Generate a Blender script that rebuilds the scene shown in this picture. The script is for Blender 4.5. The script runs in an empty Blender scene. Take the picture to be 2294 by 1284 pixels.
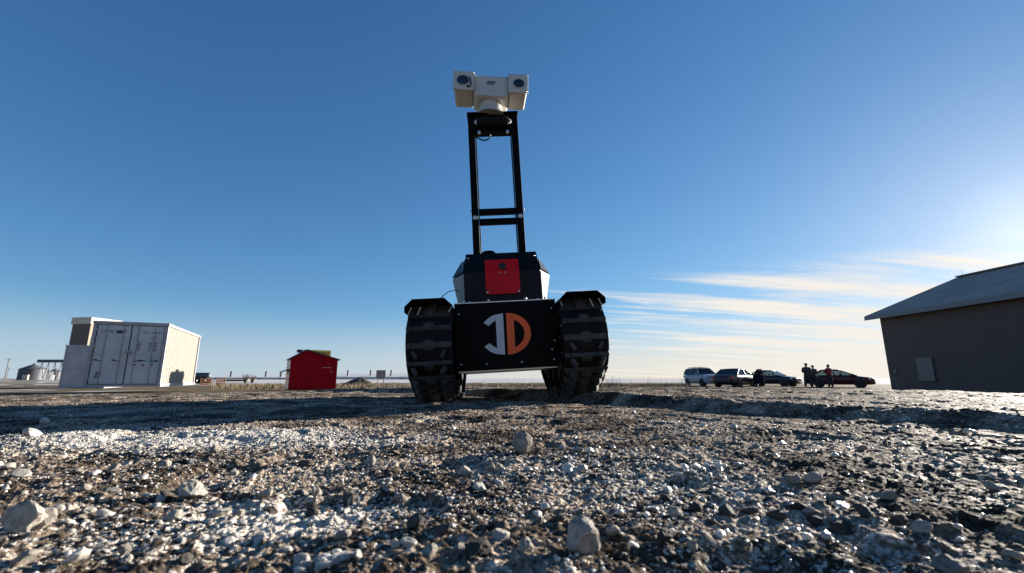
import bpy, bmesh, math, random
import numpy as np
from mathutils import Vector, Matrix

R = math.radians
rng = np.random.default_rng(11)
random.seed(11)
scene = bpy.context.scene
col = scene.collection

# ------------------------------------------------------------------ camera
PITCH = 11.64
CAM_H = 0.08
cam_d = bpy.data.cameras.new('camera')
cam = bpy.data.objects.new('camera', cam_d)
col.objects.link(cam)
cam.location = (0, 0, CAM_H)
cam.rotation_euler = (R(90 + PITCH), 0, 0)
cam_d.sensor_width = 36
cam_d.lens = 36 * 1000 / 2294
cam_d.clip_start = 0.02
cam_d.clip_end = 20000
cam_d.dof.use_dof = True
cam_d.dof.focus_distance = 2.0
cam_d.dof.aperture_fstop = 17
scene.camera = cam

# ------------------------------------------------------------------ sky and sun
SUN_EL, SUN_AZ = 12.3, 51.0          # azimuth measured from +Y towards +X
world = bpy.data.worlds.new('World')
scene.world = world
world.use_nodes = True
wn, wl = world.node_tree.nodes, world.node_tree.links
wn.clear()
def wnode(t, **kw):
    n = wn.new(t)
    for k, v in kw.items():
        setattr(n, k, v)
    return n
def wmath(op, a, b=None, c=None, clamp=False):
    n = wn.new('ShaderNodeMath'); n.operation = op; n.use_clamp = clamp
    for i, s in enumerate((a, b, c)):
        if s is None: continue
        if isinstance(s, (int, float)): n.inputs[i].default_value = s
        else: wl.new(s, n.inputs[i])
    return n.outputs[0]
def wramp(v, a, b, lo=0.0, hi=1.0):
    n = wn.new('ShaderNodeMapRange'); n.interpolation_type = 'SMOOTHSTEP'
    wl.new(v, n.inputs[0])
    for i, s in zip((1, 2, 3, 4), (a, b, lo, hi)): n.inputs[i].default_value = s
    return n.outputs[0]
sky = wnode('ShaderNodeTexSky', sky_type='NISHITA', sun_disc=False)
sky.sun_elevation = R(SUN_EL)
sky.sun_rotation = R(SUN_AZ)
sky.altitude = 300
sky.air_density = 0.85
sky.dust_density = 0.17
sky.ozone_density = 5
tc = wnode('ShaderNodeTexCoord')
sep = wnode('ShaderNodeSeparateXYZ')
wl.new(tc.outputs['Generated'], sep.inputs[0])
dx, dy, dz = sep.outputs
zc = wmath('MAXIMUM', dz, 0.0)
den = wmath('ADD', zc, 0.075)
px = wmath('DIVIDE', dx, den)
py = wmath('DIVIDE', dy, den)
# rotate the layer so that the cirrus bands lie across the view, slightly tilted
ang = R(8)
qx = wmath('ADD', wmath('MULTIPLY', px, math.cos(ang)), wmath('MULTIPLY', py, math.sin(ang)))
qy = wmath('SUBTRACT', wmath('MULTIPLY', py, math.cos(ang)), wmath('MULTIPLY', px, math.sin(ang)))
def cloud_noise(sx, sy, off, detail, rough, dist):
    cx = wnode('ShaderNodeCombineXYZ')
    wl.new(wmath('ADD', wmath('MULTIPLY', qx, sx), off), cx.inputs[0])
    wl.new(wmath('MULTIPLY', qy, sy), cx.inputs[1])
    n = wnode('ShaderNodeTexNoise')
    n.inputs['Scale'].default_value = 1.0
    n.inputs['Detail'].default_value = detail
    n.inputs['Roughness'].default_value = rough
    n.inputs['Distortion'].default_value = dist
    wl.new(cx.outputs[0], n.inputs['Vector'])
    return n.outputs[0]
n1 = cloud_noise(0.2, 2.1, 47.0, 6, 0.55, 0.35)
n2 = cloud_noise(0.9, 3.2, 11.0, 5, 0.6, 0.5)
# how much of the sky the cirrus covers: a bank on the sun's side, thinning away from it
az = wmath('ARCTAN2', dx, dy)
bank = wramp(az, R(-34), R(44), 0.0, 1.0)
el_lo = wramp(dz, 0.012, 0.05)
el_hi = wramp(dz, 0.23, 0.19)
base = wmath('ADD', wmath('MULTIPLY', n1, 0.66), wmath('MULTIPLY', n2, 0.34))
thr = wmath('SUBTRACT', 0.74, wmath('MULTIPLY', bank, 0.345))
cl = wmath('DIVIDE', wmath('SUBTRACT', base, thr), 0.15, clamp=True)
cl = wmath('MULTIPLY', wmath('MULTIPLY', cl, el_hi), 1.0)
# pale ground haze close to the horizon all round
hz = wramp(dz, 0.15, -0.01, 0.0, 0.8)
glow_dir = (math.sin(R(SUN_AZ)) * math.cos(R(SUN_EL)), math.cos(R(SUN_AZ)) * math.cos(R(SUN_EL)), math.sin(R(SUN_EL)))
mixc = wnode('ShaderNodeMix', data_type='RGBA')
hsv = wnode('ShaderNodeHueSaturation')
hsv.inputs['Saturation'].default_value = 1.07
hsv.inputs['Value'].default_value = 1.14
# soft shoulder, as a camera gives bright sky
def vmath(op, a, b):
    n = wn.new('ShaderNodeVectorMath'); n.operation = op
    for i, q in enumerate((a, b)):
        if isinstance(q, tuple): n.inputs[i].default_value = q
        else: wl.new(q, n.inputs[i])
    return n.outputs[0]
SH = 0.125
soft = vmath('DIVIDE', sky.outputs[0], vmath('ADD', vmath('MULTIPLY', sky.outputs[0], (SH * 1.0, SH * .98, SH * .93)), (1, 1, 1)))
wl.new(soft, hsv.inputs['Color'])
wl.new(hz, mixc.inputs['Factor'])
wl.new(hsv.outputs[0], mixc.inputs['A'])
hmix = wnode('ShaderNodeMix', data_type='RGBA')
wl.new(wramp(az, R(-35), R(30)), hmix.inputs['Factor'])
hmix.inputs['A'].default_value = (2.55, 3.15, 3.75, 1)
hmix.inputs['B'].default_value = (4.5, 4.0, 3.35, 1)
wl.new(hmix.outputs['Result'], mixc.inputs['B'])
mixd = wnode('ShaderNodeMix', data_type='RGBA')
wl.new(cl, mixd.inputs['Factor'])
wl.new(mixc.outputs['Result'], mixd.inputs['A'])
# aureole of the sun, which stands just outside the picture
dt = wn.new('ShaderNodeVectorMath'); dt.operation = 'DOT_PRODUCT'
wl.new(tc.outputs['Generated'], dt.inputs[0]); dt.inputs[1].default_value = glow_dir
dpos = wmath('MAXIMUM', dt.outputs['Value'], 0.0)
aur = wmath('ADD', wmath('MULTIPLY', wmath('POWER', dpos, 60.0), 0.2), wmath('MULTIPLY', wmath('POWER', dpos, 400.0), 1.0))
mixd.inputs['B'].default_value = (4.7, 4.45, 4.1, 1)
bg = wnode('ShaderNodeBackground')
bg.inputs['Strength'].default_value = 0.06
aurc = vmath('MULTIPLY', (1.0, .86, .68), (1, 1, 1))
sc_ = wn.new('ShaderNodeVectorMath'); sc_.operation = 'SCALE'
wl.new(aurc, sc_.inputs[0]); wl.new(aur, sc_.inputs['Scale'])
wl.new(vmath('ADD', mixd.outputs['Result'], sc_.outputs[0]), bg.inputs['Color'])
wo = wnode('ShaderNodeOutputWorld')
wl.new(bg.outputs[0], wo.inputs[0])

sun_d = bpy.data.lights.new('sun', 'SUN')
sun_d.energy = 5.0
sun_d.angle = R(0.53)
sun_d.color = (1.0, 0.92, 0.80)
sun = bpy.data.objects.new('sun', sun_d)
col.objects.link(sun)
sun.location = (20, 16, 8)
sun.rotation_euler = Vector(glow_dir).to_track_quat('Z', 'Y').to_euler()

vs = scene.view_settings
vs.view_transform = 'Standard'; vs.look = 'None'; vs.gamma = 1.0; vs.use_curve_mapping = False
vs.exposure = 1.727
try:
    scene.cycles.use_denoising = True
    scene.cycles.max_bounces = 8
except Exception:
    pass

# ------------------------------------------------------------------ helpers
def ray(u, v):
    """direction of the photograph's sight line, used to work out where things stand"""
    x, y = (u - 1147) / 1000, (642 - v) / 1000
    c, s = math.cos(R(PITCH)), math.sin(R(PITCH))
    return x, c - y * s, s + y * c
def at(u, v, Y):
    x, y, z = ray(u, v)
    k = Y / y
    return Vector((x * k, Y, CAM_H + z * k))

def tag(o, label=None, cat=None, group=None, kind=None):
    if label: o['label'] = label
    if cat: o['category'] = cat
    if group: o['group'] = group
    if kind: o['kind'] = kind
    return o
def empty(name, loc=(0, 0, 0), rz=0.0):
    o = bpy.data.objects.new(name, None)
    o.empty_display_size = 0.2
    col.objects.link(o)
    o.location = loc; o.rotation_euler = (0, 0, rz)
    return o

class MB:
    def __init__(s): s.v = []; s.f = []; s.sm = []
    def add(s, vs, fs, smooth=False):
        n = len(s.v); s.v += [tuple(p) for p in vs]
        s.f += [tuple(i + n for i in f) for f in fs]; s.sm += [smooth] * len(fs)
        return s
    def box(s, c, d, M=None):
        x, y, z = d[0] / 2, d[1] / 2, d[2] / 2
        P = [Vector(p) for p in ((-x,-y,-z),(x,-y,-z),(x,y,-z),(-x,y,-z),(-x,-y,z),(x,-y,z),(x,y,z),(-x,y,z))]
        if M is not None: P = [M @ p for p in P]
        c = Vector(c)
        return s.add([p + c for p in P], [(0,3,2,1),(4,5,6,7),(0,1,5,4),(1,2,6,5),(2,3,7,6),(3,0,4,7)])
    def hexa(s, P):
        return s.add(P, [(0,3,2,1),(4,5,6,7),(0,1,5,4),(1,2,6,5),(2,3,7,6),(3,0,4,7)])
    def cyl(s, p0, p1, r, n=12, r2=None, caps=True, smooth=True):
        p0, p1 = Vector(p0), Vector(p1); r2 = r if r2 is None else r2
        q = (p1 - p0).to_track_quat('Z', 'Y')
        V = []
        for p, rr in ((p0, r), (p1, r2)):
            for i in range(n):
                a = 2 * math.pi * i / n
                V.append(p + q @ Vector((rr * math.cos(a), rr * math.sin(a), 0)))
        s.add(V, [(i, (i + 1) % n, n + (i + 1) % n, n + i) for i in range(n)], smooth)
        if caps: s.add(V, [tuple(range(n - 1, -1, -1)), tuple(range(n, 2 * n))])
        return s
    def lathe(s, c, axis, prof, n=24):
        """prof: list of (radius, offset along axis)"""
        c = Vector(c); q = Vector(axis).to_track_quat('Z', 'Y'); V = []
        for r, h in prof:
            for i in range(n):
                a = 2 * math.pi * i / n
                V.append(c + q @ Vector((r * math.cos(a), r * math.sin(a), h)))
        F = []
        for k in range(len(prof) - 1):
            for i in range(n):
                F.append((k*n+i, k*n+(i+1)%n, (k+1)*n+(i+1)%n, (k+1)*n+i))
        s.add(V, F, True)
        s.add([V[i] for i in range(n)], [tuple(range(n - 1, -1, -1))])
        m = (len(prof) - 1) * n
        s.add([V[m + i] for i in range(n)], [tuple(range(n))])
        return s
    def tube(s, pts, r, n=8):
        pts = [Vector(p) for p in pts]; V = []; up = Vector((0.3, 0.2, 1)).normalized()
        for i, p in enumerate(pts):
            t = (pts[min(i+1, len(pts)-1)] - pts[max(i-1, 0)]).normalized()
            a = t.cross(up).normalized(); b = t.cross(a)
            rr = r[i] if isinstance(r, (list, tuple)) else r
            for k in range(n):
                w = 2 * math.pi * k / n
                V.append(p + rr * (math.cos(w) * a + math.sin(w) * b))
        F = []
        for i in range(len(pts) - 1):
            for k in range(n):
                F.append((i*n+k, i*n+(k+1)%n, (i+1)*n+(k+1)%n, (i+1)*n+k))
        s.add(V, F, True)
        s.add(V, [tuple(range(n)), tuple(range((len(pts)-1)*n, len(pts)*n))])
        return s
    def prism(s, poly, a, b, axis='y'):
        """poly: 2-D outline; swept from a to b along the axis"""
        def P(p, t):
            return (p[0], t, p[1]) if axis == 'y' else (t, p[0], p[1]) if axis == 'x' else (p[0], p[1], t)
        n = len(poly)
        V = [P(p, a) for p in poly] + [P(p, b) for p in poly]
        return s.add(V, [tuple(range(n - 1, -1, -1)), tuple(range(n, 2*n))] + [(i, (i+1)%n, n+(i+1)%n, n+i) for i in range(n)])
    def mesh(s, name, mat):
        me = bpy.data.meshes.new(name)
        me.from_pydata(s.v, [], s.f)
        me.polygons.foreach_set('use_smooth', s.sm)
        bm = bmesh.new(); bm.from_mesh(me); bmesh.ops.recalc_face_normals(bm, faces=bm.faces); bm.to_mesh(me); bm.free()
        if mat: me.materials.append(mat)
        me.update()
        return me
    def build(s, name, mat, parent=None, bevel=0, seg=2):
        o = bpy.data.objects.new(name, s.mesh(name, mat))
        col.objects.link(o); o.parent = parent
        if bevel:
            m = o.modifiers.new('bevel', 'BEVEL'); m.width = bevel; m.segments = seg
            m.limit_method = 'ANGLE'; m.angle_limit = R(40)
        return o
def put(name, me, parent, loc=(0,0,0), rot=(0,0,0), scale=(1,1,1)):
    o = bpy.data.objects.new(name, me); col.objects.link(o); o.parent = parent
    o.location = loc; o.rotation_euler = rot; o.scale = scale
    return o

# ------------------------------------------------------------------ materials
def mat(name, c, rough=0.5, metal=0.0, var=0.12, vscale=8.0, bump=0.0, bscale=60.0, spec=0.5, c2=None, rvar=0.1, coat=0.0, tex='Object'):
    m = bpy.data.materials.new(name); m.use_nodes = True
    nt = m.node_tree; N, L = nt.nodes, nt.links
    b = N['Principled BSDF']
    b.inputs['Metallic'].default_value = metal
    b.inputs['Specular IOR Level'].default_value = spec
    b.inputs['Coat Weight'].default_value = coat
    t = N.new('ShaderNodeTexCoord')
    n = N.new('ShaderNodeTexNoise'); n.inputs['Scale'].default_value = vscale; n.inputs['Detail'].default_value = 6; n.inputs['Roughness'].default_value = 0.65
    L.new(t.outputs[tex], n.inputs['Vector'])
    r = N.new('ShaderNodeValToRGB')
    lo = tuple(max(0, x * (1 - var)) for x in c); hi = tuple(x * (1 + var) for x in (c2 or c))
    r.color_ramp.elements[0].position = 0.3; r.color_ramp.elements[1].position = 0.7
    r.color_ramp.elements[0].color = (*lo, 1); r.color_ramp.elements[1].color = (*hi, 1)
    L.new(n.outputs[0], r.inputs[0]); L.new(r.outputs[0], b.inputs['Base Color'])
    mr = N.new('ShaderNodeMapRange')
    mr.inputs[3].default_value = max(0.02, rough - rvar); mr.inputs[4].default_value = min(1, rough + rvar)
    L.new(n.outputs[0], mr.inputs[0]); L.new(mr.outputs[0], b.inputs['Roughness'])
    if bump:
        k = N.new('ShaderNodeTexNoise'); k.inputs['Scale'].default_value = bscale; k.inputs['Detail'].default_value = 4
        L.new(t.outputs[tex], k.inputs['Vector'])
        bp = N.new('ShaderNodeBump'); bp.inputs['Strength'].default_value = bump; bp.inputs['Distance'].default_value = 0.3 / bscale
        L.new(k.outputs[0], bp.inputs['Height']); L.new(bp.outputs[0], b.inputs['Normal'])
    return m
M = {}
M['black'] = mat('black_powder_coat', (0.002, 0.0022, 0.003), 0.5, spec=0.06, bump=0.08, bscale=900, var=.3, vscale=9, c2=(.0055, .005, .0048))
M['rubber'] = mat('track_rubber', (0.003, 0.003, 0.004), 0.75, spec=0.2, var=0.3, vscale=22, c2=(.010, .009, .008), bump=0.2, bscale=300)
M['rubber_highlight'] = mat('lug_highlight_rubber', (0.028, 0.028, 0.030), 0.65, spec=0.3, var=0.3, vscale=26, c2=(.062, .056, .050), bump=0.2, bscale=300)  # lug rubber lightened to carry painted edge highlights, with dusty brown mottling
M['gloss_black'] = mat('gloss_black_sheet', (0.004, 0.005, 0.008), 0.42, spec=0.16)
M['alu'] = mat('brushed_aluminium', (0.55, 0.55, 0.54), 0.35, metal=0.9, var=0.08, vscale=30)
M['steel'] = mat('bolt_steel', (0.6, 0.6, 0.6), 0.3, metal=1.0)
M['silver_panel'] = mat('silver_side_panel', (0.30, 0.295, 0.28), 0.6, metal=0.0, spec=.1, var=0.06)
M['red'] = mat('red_cover', (0.62, 0.010, 0.016), 0.4, spec=.12, var=0.14, vscale=16)
M['logo_grey'] = mat('logo_grey', (0.50, 0.51, 0.54), 0.55, var=0.12, vscale=18)
M['logo_orange'] = mat('logo_orange', (0.85, 0.10, 0.008), 0.5, var=0.12, vscale=18)
M['cam_white'] = mat('camera_white_paint', (0.52, 0.51, 0.48), 0.42, var=0.05, vscale=12)
M['lens'] = mat('lens_glass', (0.012, 0.04, 0.075), 0.12, spec=0.35)
M['label_blue'] = mat('label_blue', (0.05, 0.12, 0.22), 0.5)
M['cable'] = mat('cable_black', (0.012, 0.012, 0.014), 0.4)
# ------------------------------------------------------------------ ground
def hash2(ix, iy, seed):
    h = (ix.astype(np.int64) * 374761393 + iy.astype(np.int64) * 668265263 + seed * 974711) & 0x7fffffff
    h = ((h ^ (h >> 13)) * 1274126177) & 0x7fffffff
    h = (h ^ (h >> 16)) & 0xffffff
    return h / float(0xffffff)
def vnoise(x, y, seed):
    ix, iy = np.floor(x), np.floor(y); fx, fy = x - ix, y - iy
    fx = fx * fx * fx * (fx * (fx * 6 - 15) + 10); fy = fy * fy * fy * (fy * (fy * 6 - 15) + 10)
    a, b = hash2(ix, iy, seed), hash2(ix + 1, iy, seed)
    c, d = hash2(ix, iy + 1, seed), hash2(ix + 1, iy + 1, seed)
    return (a * (1 - fx) + b * fx) * (1 - fy) + (c * (1 - fx) + d * fx) * fy
def fbm(x, y, seed, octaves=3, gain=0.5):
    s = 0; a = 1; t = 0
    for o in range(octaves):
        k = 2.03 ** o
        s = s + a * vnoise(x * k + 17.3 * o, y * k - 9.1 * o, seed + o); t += a; a *= gain
    return s / t
def worley(x, y, seed):
    ix, iy = np.floor(x), np.floor(y); best = np.full(x.shape, 9.0); cid = np.zeros(x.shape)
    for a in (-1, 0, 1):
        for b in (-1, 0, 1):
            jx, jy = ix + a, iy + b
            qx = jx + hash2(jx, jy, seed); qy = jy + hash2(jx, jy, seed + 7)
            d = (qx - x) ** 2 + (qy - y) ** 2
            m = d < best
            best = np.where(m, d, best); cid = np.where(m, hash2(jx, jy, seed + 3), cid)
    return np.sqrt(best), cid
def sstep(t): 
    t = np.clip(t, 0, 1); return t * t * (3 - 2 * t)
SA = np.array((1.0, 0.85)); SD = np.array((-0.75, 1.0)); SD /= np.linalg.norm(SD); SN = np.array((SD[1], -SD[0]))
def macro(x, y):
    """large shape of the lot: a low step of broken pavement, then the ground falls away gently"""
    r = np.hypot(x, y)
    z = np.interp(r, [0, 3, 5, 10, 16, 22, 30, 36, 60, 20000], [0, 0, -.045, -.19, -.345, -.48, -.56, -.61, -.62, -.62])
    wob = 0.10 * (fbm(x * 2.2, y * 2.2, 5, 3) - 0.5)
    sd = (x - SA[0]) * SN[0] + (y - SA[1]) * SN[1] + wob
    step = sstep((sd + 0.02) / 0.08)
    along = (x - SA[0]) * SD[0] + (y - SA[1]) * SD[1]
    z = z + np.interp(along, [0, 1.0], [.018, .034]) * step * np.interp(r, [0, 4, 9], [1, 1, 0]) - 0.010 * np.interp(r, [0, 4, 9], [1, 1, 0])
    z = z - 0.006 * np.exp(-((sd + 0.06) / 0.06) ** 2) * (r < 6)
    return z, sd
def detail(x, y):
    r = np.hypot(x, y)
    z = 0.014 * (fbm(x * 5, y * 5, 21, 3) - .5) * np.interp(r, [.3, .8, 6, 14], [.7, 1, 1, .6])
    z = z + 0.05 * (fbm(x * .5, y * .5, 31, 3) - .5) * np.interp(r, [2.5, 6, 40, 80], [0, .6, 1, 0])
    z = z + 0.030 * (fbm(x * 6, y * 6, 33, 3, .6) - .5) * np.interp(r, [2, 4, 13, 20], [0, 1, 1, 0])
    k1 = np.interp(r, [0, 1.5, 4, 8], [1, 1, .7, 0])
    n = fbm(x * 38, y * 38, 41, 4, .7)
    z = z + 0.0062 * (n - .5) * k1
    # pits and cracks where the binder has broken out
    pit = fbm(x * 14 + 5, y * 14, 57, 3, .6)
    z = z - 0.006 * sstep((pit - .60) / .12) * k1
    k2 = np.interp(r, [0, .9, 2.2], [1, .9, 0])
    d, c = worley(x * 140, y * 140, 61)
    z = z + 0.0022 * (.55 - d) * (0.4 + c) * k2
    d, c = worley(x * 270, y * 270, 65)
    z = z + 0.0019 * (.5 - d) * (0.2 + c) * np.interp(r, [0, .7, 1.6], [1, .9, 0])
    d, c = worley(x * 62, y * 62, 71)
    z = z + 0.0036 * np.clip(.42 - d, 0, 1) * (c > .68) * 2 * np.interp(r, [0, 1.5, 4], [1, 1, 0])
    d, c = worley(x * 14, y * 14, 77)
    z = z + 0.010 * np.clip(.4 - d, 0, 1) * (c > .5) * np.interp(r, [0, 1.2, 2, 7, 14], [0, 0, .6, 1, 0])
    return z
def ground_z(x, y):
    x = np.atleast_1d(np.asarray(x, float)); y = np.atleast_1d(np.asarray(y, float))
    return macro(x, y)[0] + detail(x, y)
def gz(x, y): return float(ground_z(x, y)[0])
def hit(u, v):
    """where the sight line through a point of the photograph meets the ground"""
    x, y, z = ray(u, v); k = CAM_H / max(1e-4, -z)
    for _ in range(12):
        zz = float(macro(np.array([x * k]), np.array([y * k]))[0][0])
        k = 0.5 * k + 0.5 * (CAM_H - zz) / max(1e-4, -z)
    return x * k, y * k

th = np.concatenate([np.radians(np.linspace(-66, 66, 860)), np.radians(np.linspace(66, 294, 130)[1:-1])])
rad = np.concatenate([[0.05], np.geomspace(0.09, 3.2, 440), np.geomspace(3.2, 60, 230)[1:], np.geomspace(60, 9000, 40)[1:]])
NT, NR = len(th), len(rad)
TH, RR = np.meshgrid(th, rad)
GX, GY = (RR * np.sin(TH)).ravel(), (RR * np.cos(TH)).ravel()
GZ = ground_z(GX, GY)
i = np.arange(NR - 1)[:, None] * NT + np.arange(NT)[None, :]
j = np.arange(NR - 1)[:, None] * NT + (np.arange(NT)[None, :] + 1) % NT
F = np.stack([i, i + NT, j + NT, j], -1).reshape(-1, 4)
ctr = len(GX)
V = np.column_stack([GX, GY, GZ]); V = np.vstack([V, [[0, 0, gz(0, 0)]]])
gm = bpy.data.meshes.new('ground')
nq = len(F)
tri = np.column_stack([np.full(NT, ctr), np.arange(NT), (np.arange(NT) + 1) % NT])
gm.vertices.add(len(V)); gm.vertices.foreach_set('co', V.ravel().astype(np.float32))
li = np.concatenate([F.ravel(), tri.ravel()]).astype(np.int32)
gm.loops.add(len(li)); gm.loops.foreach_set('vertex_index', li)
gm.polygons.add(nq + NT)
gm.polygons.foreach_set('loop_start', np.concatenate([np.arange(nq) * 4, nq * 4 + np.arange(NT) * 3]).astype(np.int32))
gm.polygons.foreach_set('use_smooth', np.concatenate([np.repeat(rad[:-1] > 3.0, NT), np.zeros(NT, bool)]))
gm.update(calc_edges=True); gm.validate()
def fattr(me, name, arr):
    a = me.attributes.new(name, 'FLOAT', 'POINT'); a.data.foreach_set('value', np.asarray(arr, np.float32))
X, Y = V[:, 0], V[:, 1]; rr = np.hypot(X, Y); azm = np.degrees(np.arctan2(X, Y))
wob = fbm(X * .35, Y * .35, 91, 3) - .5
# spilled road salt: a spread on the left, thin scatter elsewhere
u_ = (X + 0.50) * .78 + (Y - .66) * .63; w_ = -(X + 0.50) * .63 + (Y - .66) * .78
salt = np.exp(-((X + .50) / .30) ** 2 - ((Y - .72) / .11) ** 2) * 1.15
salt = salt + .55 * np.exp(-((X + .14) / .10) ** 2 - ((Y - .33) / .07) ** 2) + .35 * np.exp(-((X - .06) / .1) ** 2 - ((Y - .42) / .05) ** 2)
salt = salt + .34 * sstep((fbm(X * 6, Y * 6, 95, 3) - .5) / .2) * sstep((.9 - X) / .8) + .35 * np.exp(-((X + 1.1) / .4) ** 2 - ((Y - 1.3) / .2) ** 2)
fattr(gm, 'salt', np.clip(salt, 0, 1) * (rr < 8))
field = sstep((rr + wob * 6 - 12.5) / 4)
fattr(gm, 'field', field)
green = sstep((azm - 18 + wob * 12) / 8) * sstep((34 - rr + wob * 6) / 5)
fattr(gm, 'green', green * field)
snow = sstep((rr + wob * 20 - 62) / 30) * (.25 + .75 * sstep((azm + 38) / 10))
fattr(gm, 'snow', np.clip(snow * .85 + sstep((fbm(X * .5, Y * .12, 97, 3) - .60) / .08) * field * (azm < 10) * .7, 0, 1))

def ground_material():
    m = bpy.data.materials.new('gravel_lot'); m.use_nodes = True
    N, L = m.node_tree.nodes, m.node_tree.links
    b = N['Principled BSDF']
    t = N.new('ShaderNodeTexCoord')
    def noise(s, d=5, r=.6, dist=0.0):
        n = N.new('ShaderNodeTexNoise'); n.inputs['Scale'].default_value = s; n.inputs['Detail'].default_value = d
        n.inputs['Roughness'].default_value = r; n.inputs['Distortion'].default_value = dist
        L.new(t.outputs['Object'], n.inputs['Vector']); return n.outputs[0]
    def ramp(v, stops):
        r = N.new('ShaderNodeValToRGB'); e = r.color_ramp.elements
        while len(e) < len(stops): e.new(0.5)
        for k, (p, c) in enumerate(stops): e[k].position = p; e[k].color = (*c, 1)
        L.new(v, r.inputs[0]); return r.outputs[0]
    def mix(f, a, bb):
        n = N.new('ShaderNodeMix'); n.data_type = 'RGBA'
        for k, s in (('Factor', f), ('A', a), ('B', bb)):
            if isinstance(s, tuple): n.inputs[k].default_value = (*s, 1)
            elif isinstance(s, float): n.inputs[k].default_value = s
            else: L.new(s, n.inputs[k])
        return n.outputs['Result']
    def mth(op, a, bb, clamp=True):
        n = N.new('ShaderNodeMath'); n.operation = op; n.use_clamp = clamp
        for k, s in enumerate((a, bb)):
            if isinstance(s, (int, float)): n.inputs[k].default_value = s
            else: L.new(s, n.inputs[k])
        return n.outputs[0]
    def attr(nm):
        a = N.new('ShaderNodeAttribute'); a.attribute_name = nm; return a.outputs['Fac']
    def smooth(v, a, bb):
        n = N.new('ShaderNodeMapRange'); n.interpolation_type = 'SMOOTHSTEP'; L.new(v, n.inputs[0])
        n.inputs[1].default_value = a; n.inputs[2].default_value = bb; return n.outputs[0]
    tar = ramp(noise(26, 6, .7), [(.28, (.055, .046, .039)), (.42, (.21, .18, .152)), (.56, (.43, .375, .325)), (.72, (.68, .61, .54))])
    vo = N.new('ShaderNodeTexVoronoi'); vo.inputs['Scale'].default_value = 135
    L.new(t.outputs['Object'], vo.inputs['Vector'])
    sx = N.new('ShaderNodeSeparateColor'); L.new(vo.outputs['Color'], sx.inputs[0])
    agg = ramp(sx.outputs[0], [(0, (.06, .05, .043)), (.45, (.26, .225, .192)), (.75, (.50, .44, .385)), (.93, (.72, .66, .59)), (1, (.88, .84, .79))])
    aggm = mth('MULTIPLY', smooth(vo.outputs['Distance'], .62, .40), smooth(noise(55, 3), .36, .56))
    c = mix(aggm, tar, agg)
    big = N.new('ShaderNodeTexVoronoi'); big.inputs['Scale'].default_value = 16
    L.new(t.outputs['Object'], big.inputs['Vector'])
    sb = N.new('ShaderNodeSeparateColor'); L.new(big.outputs['Color'], sb.inputs[0])
    bc = ramp(sb.outputs[1], [(0, (.10, .09, .08)), (.5, (.27, .24, .21)), (.9, (.48, .45, .41)), (1, (.7, .69, .67))])
    c = mix(mth('MULTIPLY', smooth(big.outputs['Distance'], .45, .25), smooth(noise(3.0, 3), .5, .62)), c, bc)
    sp = noise(240, 3, .7)
    sm = smooth(mth('ADD', sp, mth('MULTIPLY', attr('salt'), .22), False), .61, .67)
    v3 = N.new('ShaderNodeTexVoronoi'); v3.inputs['Scale'].default_value = 420
    L.new(t.outputs['Object'], v3.inputs['Vector'])
    s3 = N.new('ShaderNodeSeparateColor'); L.new(v3.outputs['Color'], s3.inputs[0])
    m3 = N.new('ShaderNodeMix'); m3.data_type = 'RGBA'; m3.blend_type = 'MULTIPLY'; m3.inputs['Factor'].default_value = 1
    L.new(c, m3.inputs['A']); L.new(ramp(s3.outputs[0], [(0, (.5, .48, .46)), (.6, (.95, .95, .95)), (1, (1.5, 1.48, 1.45))]), m3.inputs['B']); c = m3.outputs['Result']
    # broad darker stains of damp soil and paler dusty stretches
    pt = noise(7.5, 5, .62)
    dk = mix(smooth(pt, .40, .62), (.16, .136, .119), (.84, .765, .69))
    mm = N.new('ShaderNodeMix'); mm.data_type = 'RGBA'; mm.blend_type = 'MULTIPLY'; mm.inputs['Factor'].default_value = 1
    L.new(c, mm.inputs['A']); L.new(dk, mm.inputs['B']); c = mm.outputs['Result']
    c = mix(mth('MULTIPLY', sm, .92), c, (.50, .47, .42))
    # field beyond the lot
    dry = ramp(noise(1.3, 6, .7), [(.3, (0.0638, 0.0488, 0.0315)), (.5, (0.1275, 0.1013, 0.0660)), (.68, (0.2025, 0.1725, 0.1200))])
    grn = ramp(noise(2.1, 6, .7), [(.3, (0.0300, 0.0315, 0.0120)), (.5, (0.0638, 0.0638, 0.0263)), (.7, (0.1200, 0.1050, 0.0525))])
    fc = mix(attr('green'), dry, grn)
    sn = mth('MULTIPLY', attr('snow'), smooth(noise(.05, 5, .6), .25, .45))
    fc = mix(sn, fc, (.52, .52, .53))
    c = mix(attr('field'), c, fc)
    L.new(c, b.inputs['Base Color'])
    b.inputs['Specular IOR Level'].default_value = 0.012
    rg = N.new('ShaderNodeMapRange'); L.new(noise(40, 3), rg.inputs[0]); rg.inputs[1].default_value = .3; rg.inputs[2].default_value = .7
    rg.inputs[3].default_value = .6; rg.inputs[4].default_value = .95
    L.new(rg.outputs[0], b.inputs['Roughness'])
    b1 = N.new('ShaderNodeBump'); b1.inputs['Strength'].default_value = .55; b1.inputs['Distance'].default_value = .0022
    L.new(noise(320, 4, .7), b1.inputs['Height'])
    b2 = N.new('ShaderNodeBump'); b2.inputs['Strength'].default_value = .6; b2.inputs['Distance'].default_value = .004
    L.new(vo.outputs['Distance'], b2.inputs['Height']); b2.invert = True
    L.new(b1.outputs[0], b2.inputs['Normal']); L.new(b2.outputs[0], b.inputs['Normal'])
    return m
gm.materials.append(ground_material())
ground = bpy.data.objects.new('ground', gm); col.objects.link(ground)
tag(ground, 'rough grey brown gravel lot running out to dry grass and snowy fields', 'ground', kind='structure')

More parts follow.
